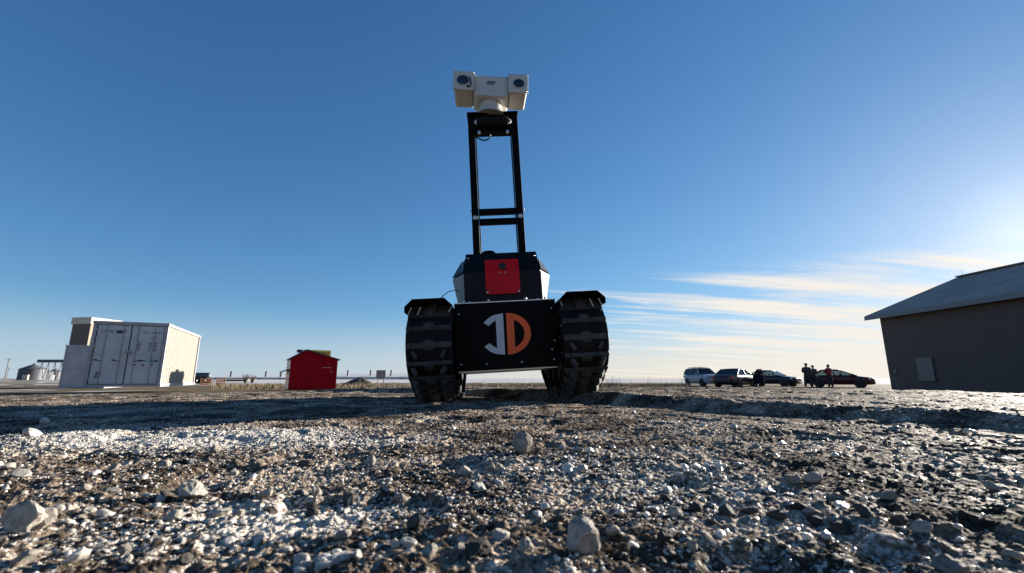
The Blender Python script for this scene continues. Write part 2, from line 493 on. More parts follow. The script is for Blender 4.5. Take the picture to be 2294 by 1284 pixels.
# ------------------------------------------------------------------ stones
def rock_mesh(name, seed, sub, cuts, salty=False):
    g = random.Random(seed); bm = bmesh.new(); bmesh.ops.create_icosphere(bm, subdivisions=sub, radius=1)
    sc = (g.uniform(.85, 1.15), g.uniform(.8, 1.1), g.uniform(.62, .9))
    pl = []
    for _ in range(cuts):
        n = Vector((g.gauss(0, 1), g.gauss(0, 1), g.gauss(0, 1))).normalized(); pl.append((n, g.uniform(.5, .86)))
    for v in bm.verts:
        p = v.co.copy()
        for n, d in pl:
            k = p.dot(n) - d
            if k > 0: p -= n * k * .93
        p += Vector((g.gauss(0, 1), g.gauss(0, 1), g.gauss(0, 1))) * (.034 if sub > 1 else .08)
        v.co = Vector((p.x * sc[0], p.y * sc[1], p.z * sc[2]))
    me = bpy.data.meshes.new(name); bm.to_mesh(me); bm.free()
    return me
def rock_material(name, stops, rough, bump, trans=0.0, sss=0.0, attr=False):
    m = bpy.data.materials.new(name); m.use_nodes = True
    N, L = m.node_tree.nodes, m.node_tree.links; b = N['Principled BSDF']
    t = N.new('ShaderNodeTexCoord'); n = N.new('ShaderNodeTexNoise')
    n.inputs['Scale'].default_value = 220 if attr else 2.2; n.inputs['Detail'].default_value = 7; n.inputs['Roughness'].default_value = .7
    L.new(t.outputs['Object'], n.inputs['Vector'])
    r = N.new('ShaderNodeValToRGB'); e = r.color_ramp.elements
    while len(e) < len(stops): e.new(.5)
    for k, (p, c) in enumerate(stops): e[k].position = p; e[k].color = (*c, 1)
    L.new(n.outputs[0], r.inputs[0])
    mul = N.new('ShaderNodeMix'); mul.data_type = 'RGBA'; mul.blend_type = 'MULTIPLY'; mul.inputs['Factor'].default_value = 1
    if attr:
        a = N.new('ShaderNodeAttribute'); a.attribute_name = 'tint'; src = a.outputs['Fac']
    else:
        src = N.new('ShaderNodeObjectInfo').outputs['Random']
    rr_ = N.new('ShaderNodeMapRange'); L.new(src, rr_.inputs[0]); rr_.inputs[3].default_value = .55; rr_.inputs[4].default_value = 1.15
    cb = N.new('ShaderNodeCombineColor')
    for k in range(3): L.new(rr_.outputs[0], cb.inputs[k])
    L.new(r.outputs[0], mul.inputs['A']); L.new(cb.outputs[0], mul.inputs['B'])
    L.new(mul.outputs['Result'], b.inputs['Base Color'])
    b.inputs['Roughness'].default_value = rough
    b.inputs['Specular IOR Level'].default_value = .4 if sss else .04
    b.inputs['Transmission Weight'].default_value = trans
    if sss:
        b.inputs['Subsurface Weight'].default_value = sss; b.inputs['Subsurface Radius'].default_value = (1, 1, 1); b.inputs['Subsurface Scale'].default_value = .004
    k = N.new('ShaderNodeTexNoise'); k.inputs['Scale'].default_value = 700 if attr else 7; k.inputs['Detail'].default_value = 6; k.inputs['Roughness'].default_value = .7
    L.new(t.outputs['Object'], k.inputs['Vector'])
    bp = N.new('ShaderNodeBump'); bp.inputs['Strength'].default_value = bump; bp.inputs['Distance'].default_value = .001 if attr else .002
    L.new(k.outputs[0], bp.inputs['Height']); L.new(bp.outputs[0], b.inputs['Normal'])
    return m
STONE_STOPS = [(.25, (0.18, 0.155, 0.125)), (.5, (0.40, 0.36, 0.31)), (.75, (0.58, 0.54, 0.48))]
DARK_STOPS = [(.25, (0.0480, 0.0420, 0.0378)), (.55, (0.1080, 0.0960, 0.0870)), (.8, (0.1800, 0.1650, 0.1500))]
SALT_STOPS = [(.2, (0.4464, 0.4104, 0.3600)), (.6, (0.6048, 0.5688, 0.5184)), (.9, (0.6624, 0.6336, 0.5904))]
M['stone'] = rock_material('limestone_pebble', STONE_STOPS, .75, .8)
M['dark_stone'] = rock_material('dark_pebble', DARK_STOPS, .65, .8)
M['salt'] = rock_material('salt_crystal', SALT_STOPS, .32, .4, trans=.15, sss=.6)
M['grit'] = rock_material('mixed_grit', [(.25, (0.0580, 0.0464, 0.0383)), (.5, (0.1624, 0.1369, 0.1160)), (.75, (0.3190, 0.2784, 0.2436))], .8, .7, attr=True)
M['salt_grit'] = rock_material('salt_grit', SALT_STOPS, .35, .4, sss=.4, attr=True)
ROCKS = [rock_mesh('stone_shape', 100 + k, 3, 12) for k in range(9)]
CRYST = [rock_mesh('crystal_shape', 200 + k, 2, 9) for k in range(6)]

def variants(mlist, m):
    out = []
    for me in mlist:
        c = me.copy(); c.materials.clear(); c.materials.append(m); out.append(c)
    return out
RV = {'stone': variants(ROCKS, M['stone']), 'dark_stone': variants(ROCKS, M['dark_stone']), 'salt': variants(CRYST, M['salt'])}
occupied = []
def stone(kind, x, y, size, name, label, group, cat, flat=1.0, tilt=None, k=None, sink=.30):
    g = random.Random(int(x * 1e5) * 31 + int(y * 1e5))
    me = RV[kind][(g.randrange(99) if k is None else k) % len(RV[kind])]
    s = size / 2
    z = float(ground_z(np.array([x, x + s*.6, x - s*.6, x, x]), np.array([y, y, y, y + s*.6, y - s*.6])).mean())
    o = bpy.data.objects.new(name, me); col.objects.link(o)
    o.scale = (s * g.uniform(.9, 1.1), s * g.uniform(.9, 1.1), s * flat)
    o.location = (x, y, z + s * .75 * flat - s * sink)
    o.rotation_euler = tilt or (g.uniform(-.5, .5), g.uniform(-.5, .5), g.uniform(0, 6.28))
    tag(o, label, cat, group)
    occupied.append((x, y, s))
    return o
def stone_px(kind, u, v, w, name, label, group=None, cat='stone', **kw):
    """(u, v): where its foot touches the ground in the photograph, w: its width there"""
    x, y = hit(u, v)
    d = y * math.cos(R(PITCH)) - CAM_H * math.sin(R(PITCH))
    return stone(kind, x, y + w / 2000 * d, w / 1000 * d, name, label, group, cat, **kw)
LS, LC, LD = 'small pale grey stone lying on the gravel', 'white salt crystal lying on the gravel', 'small dark grey stone set in the gravel'
GS, GC, GD = 'loose pale stones on the gravel', 'salt crystals on the gravel', 'dark stones in the gravel'
stone_px('stone', 1175, 1022, 66, 'stone', 'rounded pale grey stone standing alone in front of the robot', flat=1.05, k=2, sink=.1)
stone_px('stone', 1312, 1262, 86, 'stone', 'upright grey stone with a blunt top beside a white crystal cluster', flat=1.2, k=5, sink=.1)
stone_px('stone', 6, 1208, 92, 'stone', 'large angular tan grey stone leaning against its neighbour', flat=1.0, k=1, sink=.1)
stone_px('stone', 66, 1196, 54, 'stone', 'tall narrow tan stone upright beside a larger angular one', flat=1.25, k=6, sink=.1)
stone_px('stone', 26, 1262, 64, 'stone', 'brownish grey stone lying below the large angular stone', flat=.7, k=3)
stone_px('salt', 140, 1266, 66, 'salt_crystal', 'large translucent white crystal beside a brown grey stone', cat='crystal', flat=.85, k=1)
stone_px('stone', 410, 1112, 58, 'stone', 'grey stone with a slanting flat top on pale salt dust', flat=.9, k=4, sink=.15)
stone_px('stone', 264, 1238, 30, 'stone', 'small upright brown stone behind the large white crystal', flat=1.2, k=7, sink=.1)
for u, v, w in ((585,1112,38),(525,1150,26),(1045,1056,32),(358,1042,32),(825,1044,28),(812,980,26),(732,998,22),(645,1018,24),(520,1050,22),
                (1422,1030,20),(1010,1015,20),(1840,1086,44),(1785,1092,38),(1520,1165,40),(2165,1278,70),(1745,1235,26),(1100,1052,22),(1560,1255,34),
                (960,1258,40),(1180,1262,52),(1615,1075,24),(890,1008,18),(1475,985,20),(1260,985,20),(1700,1010,18),(2010,1130,34),(2090,1205,46),(760,1210,36),
                (470,1015,30),(350,975,20),(270,1262,30),(1940,1010,22),(2240,1100,34)):
    stone_px('stone', u, v, w, 'stone', LS, GS)
for u, v, w in ((930,1196,60),(990,1210,46),(1062,1262,74),(1640,1165,46),(1690,1160,40),(1570,1150,34),(1750,1172,48),(1840,1170,44),(1900,1185,50),(1800,1150,36),
                (1600,1185,30),(600,1140,34),(690,1150,30),(1960,1170,46),(2030,1180,40),(1495,1125,30),(1330,1075,26),(1440,1150,30),(1250,1180,40),(400,1255,44)):
    stone_px('dark_stone', u, v, w, 'stone', LD, GD, flat=.75)
for u, v, w in ((425,1032,28),(350,1118,26),(30,1066,36),(48,980,44),(245,1102,28),(320,1104,30),(215,1160,44),(200,1060,30),(275,1036,24),(1072,1096,34),(880,1232,30),
                (1296,1018,28),(1275,1056,40),(1302,1062,42),(1325,1020,24),(2190,966,30),(1015,965,18),(695,975,16),(720,982,18),(1260,1010,20),(1500,1102,24),
                (1665,1112,26),(1300,1180,24),(1220,1150,30),(1760,1000,18),(2030,1000,18),(1420,925,14),(85,950,26),(640,1225,26),(1355,970,18),
                (1090,1004,20),(1580,960,20),(1650,965,20),(2120,1030,20),(1880,1030,20),(340,1135,24),(180,1172,26),(300,1018,20),(560,1072,24),(1205,1160,24)):
    stone_px('salt', u, v, w, 'salt_crystal', LC, GC, cat='crystal', flat=.75)
# crusty white clump near the lower edge of the picture, and one further back on the right
for n_, (u0, v0, sx, sy, cnt, lab) in enumerate(((715, 1262, 70, 16, 26, 'salt crystal in the crusty white heap beside dark soil'),
                                     (1590, 1058, 46, 9, 26, 'small salt crystal in the white spill beside a tan stone'),
                                     (1290, 1050, 40, 14, 22, 'salt crystal in the cluster behind the lone rounded stone'))):
    g = random.Random(50 + n_)
    for _ in range(cnt):
        stone_px('salt', u0 + g.gauss(0, sx * .6), v0 + g.gauss(0, sy * .6), g.uniform(14, 40) * (1 if n_ == 0 else .6), 'salt_crystal', lab, 'salt crystals heaped together', cat='crystal', flat=.7)
g = random.Random(77)
for _ in range(140):
    x, y = hit(g.uniform(-60, 2350), 905 + 330 * g.random() ** 1.7)
    stone('salt', x, y, g.uniform(.004, .011), 'salt_crystal', LC, GC, 'crystal', flat=.75)
for _ in range(70):
    x, y = hit(g.uniform(-60, 2350), 900 + 360 * g.random() ** 1.5)
    stone('stone' if g.random() < .6 else 'dark_stone', x, y, g.uniform(.005, .014), 'stone', 'tiny grey pebble among the salt and gravel', 'tiny pebbles among the gravel', 'stone', flat=.8)

def scatter(name, matl, shapes, n, rmin, rmax, smin, smax, seed, label, cat, salt_only=False, patch=None):
    q = np.random.default_rng(seed)
    r = rmin * (rmax / rmin) ** q.random(n * (4 if salt_only else 1)); a = np.radians(q.uniform(-72, 72, len(r)))
    x, y = r * np.sin(a), r * np.cos(a)
    if salt_only:
        p = .10 + np.exp(-((x + .50) / .32) ** 2 - ((y - .72) / .14) ** 2) * 2.4 + .5 * sstep((fbm(x * 6, y * 6, 95, 3) - .5) / .2)
        keep = q.random(len(r)) < p; x, y, r = x[keep][:n], y[keep][:n], r[keep][:n]
    if patch:
        x, y = q.normal(patch[0], patch[2], n), q.normal(patch[1], patch[3], n); r = np.hypot(x, y)
    n = len(x)
    z = ground_z(x, y)
    s = smin * (smax / smin) ** (q.random(n) ** 1.6) * np.interp(r, [.2, 1, 3, 10], [.75, .9, 1.15, 1.9])
    allv, allf, tint, off = [], [], [], 0
    pick = q.integers(0, len(shapes), n)
    for k, (sv, sf) in enumerate(shapes):
        idx = np.where(pick == k)[0]
        if not len(idx): continue
        c, sn = np.cos(q.uniform(0, 6.28, len(idx))), 0
        ang_ = q.uniform(0, 6.28, len(idx)); c, sn = np.cos(ang_), np.sin(ang_)
        tl = q.uniform(-.6, .6, len(idx)); ct, st = np.cos(tl), np.sin(tl)
        P = np.repeat(sv[None], len(idx), 0) * np.stack([q.uniform(.75, 1.25, len(idx)), q.uniform(.75, 1.25, len(idx)), q.uniform(.55, .95, len(idx))], 1)[:, None, :]
        yy, zz = P[..., 1] * ct[:, None] - P[..., 2] * st[:, None], P[..., 1] * st[:, None] + P[..., 2] * ct[:, None]
        xx = P[..., 0]
        xr, yr = xx * c[:, None] - yy * sn[:, None], xx * sn[:, None] + yy * c[:, None]
        h = s[idx][:, None] / 2
        W = np.stack([xr * h + x[idx][:, None], yr * h + y[idx][:, None], zz * h + z[idx][:, None] + h * .08], -1)
        allv.append(W.reshape(-1, 3))
        nf = (sf[None] + (np.arange(len(idx)) * len(sv))[:, None, None]).reshape(-1, 3) + off
        allf.append(nf); off += len(idx) * len(sv)
        tint.append(np.repeat(q.random(len(idx)), len(sv)))
    Vv, Ff = np.vstack(allv), np.vstack(allf)
    me = bpy.data.meshes.new(name)
    me.vertices.add(len(Vv)); me.vertices.foreach_set('co', Vv.ravel().astype(np.float32))
    me.loops.add(Ff.size); me.loops.foreach_set('vertex_index', Ff.ravel().astype(np.int32))
    me.polygons.add(len(Ff)); me.polygons.foreach_set('loop_start', (np.arange(len(Ff)) * 3).astype(np.int32))
    me.update(calc_edges=True)
    fattr(me, 'tint', np.concatenate(tint))
    me.materials.append(matl)
    o = bpy.data.objects.new(name, me); col.objects.link(o)
    return tag(o, label, cat, kind='stuff')
def arrays(me):
    v = np.array([tuple(p.co) for p in me.vertices]); f = np.array([tuple(p.vertices) for p in me.polygons]); return v, f
S2 = [arrays(rock_mesh('grit_shape', 300 + k, 2, 10)) for k in range(6)]
S1 = [arrays(rock_mesh('grit_shape', 320 + k, 1, 4)) for k in range(8)]
scatter('gravel_grit', M['grit'], S2, 5200, .14, 1.2, .0010, .0042, 1, 'loose grey brown grit covering the near gravel', 'gravel')
scatter('gravel_grit', M['grit'], S1, 17000, .5, 14, .0014, .0065, 2, 'loose grey grit scattered over the farther gravel', 'gravel')
scatter('gravel_grit', M['grit'], S1, 14000, .14, 1.0, .0008, .0030, 9, 'finest brown grey grit filling the near gravel', 'gravel')
scatter('salt_grit', M['salt_grit'], S2, 2600, .14, 1.3, .0014, .0060, 3, 'fine white salt grit sprinkled over the near gravel', 'salt', True)
scatter('salt_grit', M['salt_grit'], S1, 5200, .45, 9, .0014, .0060, 4, 'fine white salt grit sprinkled over the farther gravel', 'salt', True)
scatter('salt_grit', M['salt_grit'], S1, 6000, .3, 2, .0014, .0048, 14, 'dense spread of white salt beside the robot shadow', 'salt', patch=(-.54, .72, .17, .07))
scatter('salt_grit', M['salt_grit'], S1, 1600, .2, 2, .0012, .0045, 15, 'thin spread of white salt on the near gravel', 'salt', patch=(-.24, .46, .12, .05))
scatter('salt_grit', M['salt_grit'], S1, 1500, .2, 2, .0010, .0038, 16, 'patchy white salt in front of the lone rounded stone', 'salt', patch=(.02, .36, .10, .035))
# ------------------------------------------------------------------ tracked robot
RX, RY = -0.008, 1.80
robot = empty('tracked_robot', (RX, RY, 0.004))
robot.rotation_euler = (0, R(-3.3), R(2.5))
tag(robot, 'black tracked robot with red cover and a white twin camera on a tall mast', 'robot')
bolt_me = MB().lathe((0, 0, 0), (0, -1, 0), [(.0062, -.002), (.0062, .003), (.0045, .0055), (.001, .006)], 10).mesh('bolt', M['steel'])
def bolt(parent, x, y, z, s=1.0, rot=(0, 0, 0)): return put('bolt', bolt_me, parent, (x, y, z), rot, (s, s, s))

# chassis
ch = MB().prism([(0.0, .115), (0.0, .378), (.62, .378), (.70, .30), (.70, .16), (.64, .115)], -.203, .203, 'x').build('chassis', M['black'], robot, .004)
MB().prism([(.010, .1085), (.63, .1085), (.63, .1135), (.010, .1135)], -.198, .198, 'x').build('skid_plate', M['alu'], ch)
fp = MB().box((0, -.006, .247), (.410, .006, .268)).build('front_panel', M['black'], robot, .0015)
MB().box((0, -.006, .3835), (.412, .014, .0035)).build('panel_lip', M['alu'], fp)
for x in (-.165, -.065, .085, .165): bolt(fp, x, -.010, .391, .9)
for x, z in ((-.185, .14), (-.085, .137), (.055, .137), (.185, .14), (-.188, .34), (.188, .345), (.192, .215), (.18, .18)):
    bolt(fp, x, -.010, z, .75)
# emblem: two half discs, a grey J and an orange D
def emblem():
    cx, cz, rz_, rx_, w = -.004, .252, .0835, .0965, .27
    gap = .006
    yo, yi = -.0122, -.009
    def arc(sgn, a0, a1, n=14):
        out = [(cx + sgn * (gap + rx_ * math.cos(R(a))), cz + rz_ * math.sin(R(a))) for a in np.linspace(a0, a1, n)]
        inn = [(cx + sgn * (gap + rx_ * (1 - w) * math.cos(R(a))), cz + rz_ * (1 - w) * math.sin(R(a))) for a in np.linspace(a1, a0, n)]
        return out, inn
    o = MB()
    # D : half ring and straight bar
    n = 22; A = np.linspace(-90, 90, n)
    outer = [(cx + gap + rx_ * math.cos(R(a)), cz + rz_ * math.sin(R(a))) for a in A]
    bw = .030
    z_in = rz_ * math.sqrt(max(0, 1 - ((bw) / (rx_ * (1 - w))) ** 2)) * (1 - w)
    B = np.linspace(-math.degrees(math.acos(bw / (rx_ * (1 - w)))), math.degrees(math.acos(bw / (rx_ * (1 - w)))), n)
    inner = [(cx + gap + rx_ * (1 - w) * math.cos(R(a)), cz + rz_ * (1 - w) * math.sin(R(a))) for a in B]
    V = [(p[0], yo, p[1]) for p in outer] + [(p[0], yo, p[1]) for p in inner]
    Fc = [(k, k + 1, n + k + 1, n + k) for k in range(n - 1)] + [(0, n, 2 * n - 1, n - 1)]
    V2 = [(x, yi, z) for x, y, z in V]
    o.add(V + V2, Fc)
    m2 = 2 * n
    rim = list(range(n)) ; hol = list(range(n, 2 * n))
    for L_ in (rim, hol):
        o.add(V + V2, [(L_[k], L_[(k + 1) % n], L_[(k + 1) % n] + m2, L_[k] + m2) for k in range(n)])
    o.build('letter', M['logo_orange'], fp)
    j = MB()
    x1 = cx - gap; x0 = x1 - .030
    zb = rz_ * .99
    j.prism([(x1, cz - zb), (x1, cz + zb), (x0 + .004, cz + zb * .96), (x0, cz + zb * .9), (x0, cz - zb * .9), (x0 + .004, cz - zb * .96)], yo, yi, 'y')
    for s in (1, -1):
        ou = [(cx - gap - rx_ * math.cos(R(a)), cz + s * rz_ * math.sin(R(a))) for a in np.linspace(72, 34, 9)]
        inn = [(cx - gap - rx_ * (1 - w) * math.cos(R(a)), cz + s * rz_ * (1 - w) * math.sin(R(a))) for a in np.linspace(34, 66, 9)]
        j.prism(ou + inn, yo, yi, 'y')
    j.build('letter', M['logo_grey'], fp)
emblem()

# tracks
def hull(circles):
    P = []
    for y, z, r in circles:
        for k in range(96):
            a = 2 * math.pi * k / 96; P.append((y + r * math.cos(a), z + r * math.sin(a)))
    P = sorted(set((round(a, 6), round(b, 6)) for a, b in P))
    def half(pts):
        h = []
        for p in pts:
            while len(h) > 1 and (h[-1][0]-h[-2][0])*(p[1]-h[-2][1])-(h[-1][1]-h[-2][1])*(p[0]-h[-2][0]) <= 0: h.pop()
            h.append(p)
        return h
    lo, up = half(P), half(P[::-1])
    return lo[:-1] + up[:-1]
WH = [(0.0, .212, .130), (.115, .075, .056), (.30, .075, .056), (.48, .075, .056), (.63, .205, .124)]
def resample(poly, n):
    P = np.array(poly + [poly[0]]); d = np.r_[0, np.cumsum(np.hypot(*np.diff(P, axis=0).T))]
    t = np.linspace(0, d[-1], n, endpoint=False)
    return np.column_stack([np.interp(t, d, P[:, 0]), np.interp(t, d, P[:, 1])]), d[-1]
TW = .164
link = MB()
def lbox(x, y, z, sx, sy, sz, rz=0):          # link space: x across, y along, z outwards
    link.box((x, y, z), (sx, sy, sz), Matrix.Rotation(rz, 3, 'Z'))
link.hexa([(-.084,-.011,-.006),(.084,-.011,-.006),(.084,.011,-.006),(-.084,.011,-.006),(-.078,-.006,.025),(.078,-.006,.025),(.078,.006,.025),(-.078,.006,.025)])
link.box((0, 0, .012), (.040, .034, .032))
link.box((0, 0, .010), (.022, .042, .020))
for s in (-1, 1):
    link.box((s * .052, .034, .004), (.014, .032, .024), Matrix.Rotation(s * .55, 3, 'Z'))
link_me = link.mesh('tread_link', M['rubber_highlight'])
bm_ = bmesh.new(); bm_.from_mesh(link_me); bmesh.ops.bevel(bm_, geom=[e for e in bm_.edges], offset=.0016, segments=1, affect='EDGES'); bm_.to_mesh(link_me); bm_.free()
def track(sx, side):
    out_poly = hull([(y, z, r + .014) for y, z, r in WH])
    pts, Ln = resample(out_poly, 150)
    tan = np.roll(pts, -1, 0) - np.roll(pts, 1, 0); tan /= np.linalg.norm(tan, axis=1)[:, None]
    nrm = np.column_stack([tan[:, 1], -tan[:, 0]])
    cross = [(-.087, -.014), (-.085, -.005), (-.072, 0), (.072, 0), (.085, -.005), (.087, -.014), (.074, -.0145), (-.074, -.0145)]
    V = []
    for k in range(150):
        for cx, cn in cross: V.append((sx + cx, pts[k, 0] + nrm[k, 0] * cn, pts[k, 1] + nrm[k, 1] * cn))
    n = len(cross)
    Fc = [(k * n + a, k * n + (a + 1) % n, ((k + 1) % 150) * n + (a + 1) % n, ((k + 1) % 150) * n + a) for k in range(150) for a in range(n)]
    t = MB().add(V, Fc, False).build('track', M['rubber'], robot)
    NL = int(round(Ln / .066))
    lp, _ = resample(out_poly, NL)
    for k in range(NL):
        d = lp[(k + 1) % NL] - lp[k - 1]; d = d / np.linalg.norm(d); nn = np.array((d[1], -d[0]))
        mat3 = Matrix(((1, 0, 0), (0, d[0], nn[0]), (0, d[1], nn[1])))
        o = put('tread_link', link_me, t, (sx, lp[k][0] - nn[0] * .001, lp[k][1] - nn[1] * .001)); o.rotation_euler = mat3.to_euler()
    for k, (y, z, r) in enumerate(WH):
        w = MB().lathe((sx, y, z), (1, 0, 0), [(r * .25, -.066), (r * .8, -.062), (r * .86, -.07), (r, -.07), (r, .07), (r * .86, .07), (r * .8, .062), (r * .25, .066)], 28).build('wheel', M['rubber'], robot)
        for s in (-1, 1):
            MB().lathe((sx + s * .062, y, z), (s, 0, 0), [(.022, 0), (.020, .012), (.010, .014)], 12).build('hub', M['black'], w)
            if r > .1:
                for q in range(6):
                    a = q * math.pi / 3 + .3
                    bolt(w, sx + s * .066, y + .065 * math.cos(a), z + .065 * math.sin(a), .8, (0, 0, s * math.pi / 2))
    ax = MB().lathe((sx + side * .080, 0, .205), (side, 0, 0), [(.013, 0), (.013, .012), (.008, .013), (.008, .026), (.003, .027)], 10).build('axle_end', M['steel'], robot)
    # fender with chamfered edges, added white strips near its front edge imitate light through slots
    z0 = .388
    prof = [(-.089, z0 - .028), (-.060, z0), (.060, z0), (.089, z0 - .028), (.089, z0 - .050), (.0865, z0 - .050), (.0865, z0 - .030), (.0588, z0 - .003), (-.0588, z0 - .003), (-.0865, z0 - .030), (-.0865, z0 - .050), (-.089, z0 - .050)]
    fd = MB().prism([(sx + a, b) for a, b in prof], -.135, .70, 'y').build('fender', M['black'], robot)
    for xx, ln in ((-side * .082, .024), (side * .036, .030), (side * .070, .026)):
        MB().cyl((sx + xx - side * .007, -.128, z0 - .028 - ln * .1), (sx + xx + side * .007, -.118, z0 - .028 - ln), .0026, 6).build('slot_light_strip', M['cam_white'], fd)
    return t
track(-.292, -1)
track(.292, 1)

# upper body
ub = MB()
fr = [(.166, .10, .386), (.166, .098, .534), (.157, .130, .628)]
bk = [(.196, .27, .386), (.226, .27, .550), (.166, .27, .648)]
VV = []
for s in (-1, 1):
    VV += [(s * a, b, c) for a, b, c in fr] + [(s * a, b, c) for a, b, c in bk] + [(s * a, .62, c) for a, b, c in bk]
EPS = 0
ub.add(VV, [(0, 9, 10, 1), (1, 10, 11, 2), (2, 11, 14, 5), (5, 14, 17, 8), (6, 7, 16, 15), (7, 8, 17, 16), (0, 6, 15, 9), (0, 3, 6, ),
            (1, 2, 5, 4), (4, 5, 8, 7), (10, 13, 14, 11), (13, 16, 17, 14), (0, 1, 4, 3), (3, 4, 7, 6), (9, 12, 13, 10), (12, 15, 16, 13), (9, 15, 12)])
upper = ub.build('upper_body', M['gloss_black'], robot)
for s in (-1, 1):
    A = [Vector((s * .1675, .1005, .392)), Vector((s * .1975, .27, .392)), Vector((s * .2275, .27, .546)), Vector((s * .1675, .0995, .530))]
    n = Vector((s * 1, -.5, -.25)).normalized() * .0035
    MB().hexa([p for p in A] + [p + n for p in A]).build('side_panel', M['silver_panel'], robot)
    B = [Vector((s * .1675, .097, .538)), Vector((s * .2275, .268, .554)), Vector((s * .184, .268, .625)), Vector((s * .163, .114, .590))]
    n = Vector((s * 1, -.4, .5)).normalized() * .004
    MB().hexa([p for p in B] + [p + n for p in B]).build('side_flap', M['gloss_black'], robot)
    for z in (.405, .605): bolt(upper, s * .146, .096 if z < .5 else .118, z, .8)
    bolt(upper, s * .160, .096, .402, .6)
lid = MB().prism([(-.156, .6485), (.156, .6485), (.150, .654), (-.150, .654)], .285, .62, 'y').build('lid', M['gloss_black'], robot, .002)
puck = MB().lathe((-.055, .22, .642), (0, 0, 1), [(.034, 0), (.034, .010), (.028, .018), (.010, .021)], 24).build('antenna_puck', M['black'], robot)
# red cover, folded once
rc = MB()
def plate(x0, x1, pts, t):
    V = []
    for y, z in pts: V += [(x0, y, z), (x1, y, z)]
    for y, z in pts: V += [(x0, y + t, z), (x1, y + t, z)]
    k = len(pts); Fc = []
    for q in range(k - 1):
        Fc += [(2*q, 2*q+1, 2*q+3, 2*q+2), (2*k+2*q, 2*k+2*q+2, 2*k+2*q+3, 2*k+2*q+1), (2*q, 2*q+2, 2*k+2*q+2, 2*k+2*q), (2*q+1, 2*k+2*q+1, 2*k+2*q+3, 2*q+3)]
    Fc += [(0, 2*k, 2*k+1, 1), (2*k-2, 2*k-1, 4*k-1, 4*k-2)]
    return rc.add(V, Fc)
plate(-.074, .074, [(.0885, .434), (.0865, .480), (.0905, .535), (.1085, .592)], .006)
cover = rc.build('red_cover', M['red'], robot)
MB().lathe((.002, .0985, .556), (0, -1, .2), [(.016, -.006), (.016, .008), (.013, .0095), (.002, .0095)], 20).build('lens', M['cable'], cover)
for x in (-.068, .068): bolt(cover, x, .086, .441, .9)
for x in (-.012, .012): bolt(cover, x, .088, .528, .55)
# mast: two channel rails on the deck behind the lid
mast_y = .30
def rail(s):
    x = s * .111
    m = MB()
    m.box((x, mast_y, 1.022), (.034, .030, .790))
    m.box((x - s * .021, mast_y + .010, 1.00), (.006, .004, .74))
    return m.build('mast_rail', M['black'], robot, .002)
rails = [rail(-1), rail(1)]
for z in (.888, .838):
    MB().box((0, mast_y + (.004 if z < .86 else 0), z), (.186, .022, .031)).build('crossbar', M['black'], robot, .002)
for s in (-1, 1):
    MB().lathe((s * .111, mast_y - .015, .856), (0, -1, 0), [(.012, 0), (.012, .004), (.0075, .0045), (.007, .001), (.002, .001)], 16).build('pivot_bolt', M['steel'], robot)
    MB().lathe((s * .128, mast_y, .896), (s, 0, 0), [(.005, 0), (.005, .006), (.002, .007)], 10).build('pin', M['steel'], robot)
br = MB()
br.box((0, mast_y, 1.3610), (.190, .050, .100))
bracket = br.build('mast_bracket', M['black'], robot, .003)
MB().lathe((-.078, mast_y - .046, 1.3540), (1, 0, 0), [(.016, 0), (.024, .004), (.024, .152), (.016, .156)], 20).build('roller', M['rubber'], bracket)
for s in (-1, 1):
    MB().lathe((s * .083, mast_y - .046, 1.3540), (s, 0, 0), [(.014, 0), (.010, .006), (.004, .012)], 12).build('roller_end', M['cam_white'], bracket)
    MB().box((s * .072, mast_y - .030, 1.3060), (.014, .016, .010)).build('clip', M['steel'], bracket)
MB().box((0, mast_y, 1.4145), (.262, .075, .007)).build('top_plate', M['black'], robot, .001)
loop = [(-.018, mast_y - .02, 1.3140), (-.016, mast_y - .025, 1.2910), (-.024, mast_y - .028, 1.2720), (-.042, mast_y - .028, 1.2620), (-.062, mast_y - .024, 1.2680), (-.080, mast_y - .015, 1.2840), (-.094, mast_y - .008, 1.2940)]
MB().tube(loop, .0038, 8).build('cable', M['cable'], robot)
wh = [(-.190, .20, .475), (-.215, .17, .476), (-.240, .13, .462), (-.262, .08, .432), (-.277, .03, .392), (-.284, -.01, .352)]
MB().tube(wh, .0018, 6).build('antenna_wire', M['cable'], robot)

# twin camera head
hd = empty('camera_head', (-.010, mast_y - .01, 1.4100)); hd.parent = robot; hd.rotation_euler = (0, R(3.9), R(1.5)); hd.scale = (1.04, 1.0, .91)
MB().lathe((0, 0, 0), (0, 0, 1), [(.066, 0), (.066, .012), (.060, .018), (.054, .060), (.060, .085)], 32).build('neck', M['cam_white'], hd)
yoke = MB()
yoke.prism([(-.0862, .080), (-.060, .064), (.060, .064), (.0862, .080), (.0862, .202), (-.0862, .202)], -.072, .070, 'y')
yk = yoke.build('yoke', M['cam_white'], hd, .010, 3)
arch = MB()
arch.prism([(-.062, .070)] + [(.062 * -math.cos(R(a)), .070 + .048 * math.sin(R(a))) for a in range(0, 181, 15)] + [(.062, .070)], -.078, -.060, 'y')
arch.build('yoke_boss', M['cam_white'], hd, .004)
MB().box((0, -.0735, .160), (.042, .002, .008)).build('nameplate', M['label_blue'], hd)
MB().box((-.004, -.0735, .148), (.034, .002, .007)).build('nameplate', M['label_blue'], hd)
bolt(hd, 0, -.0795, .104, .6)
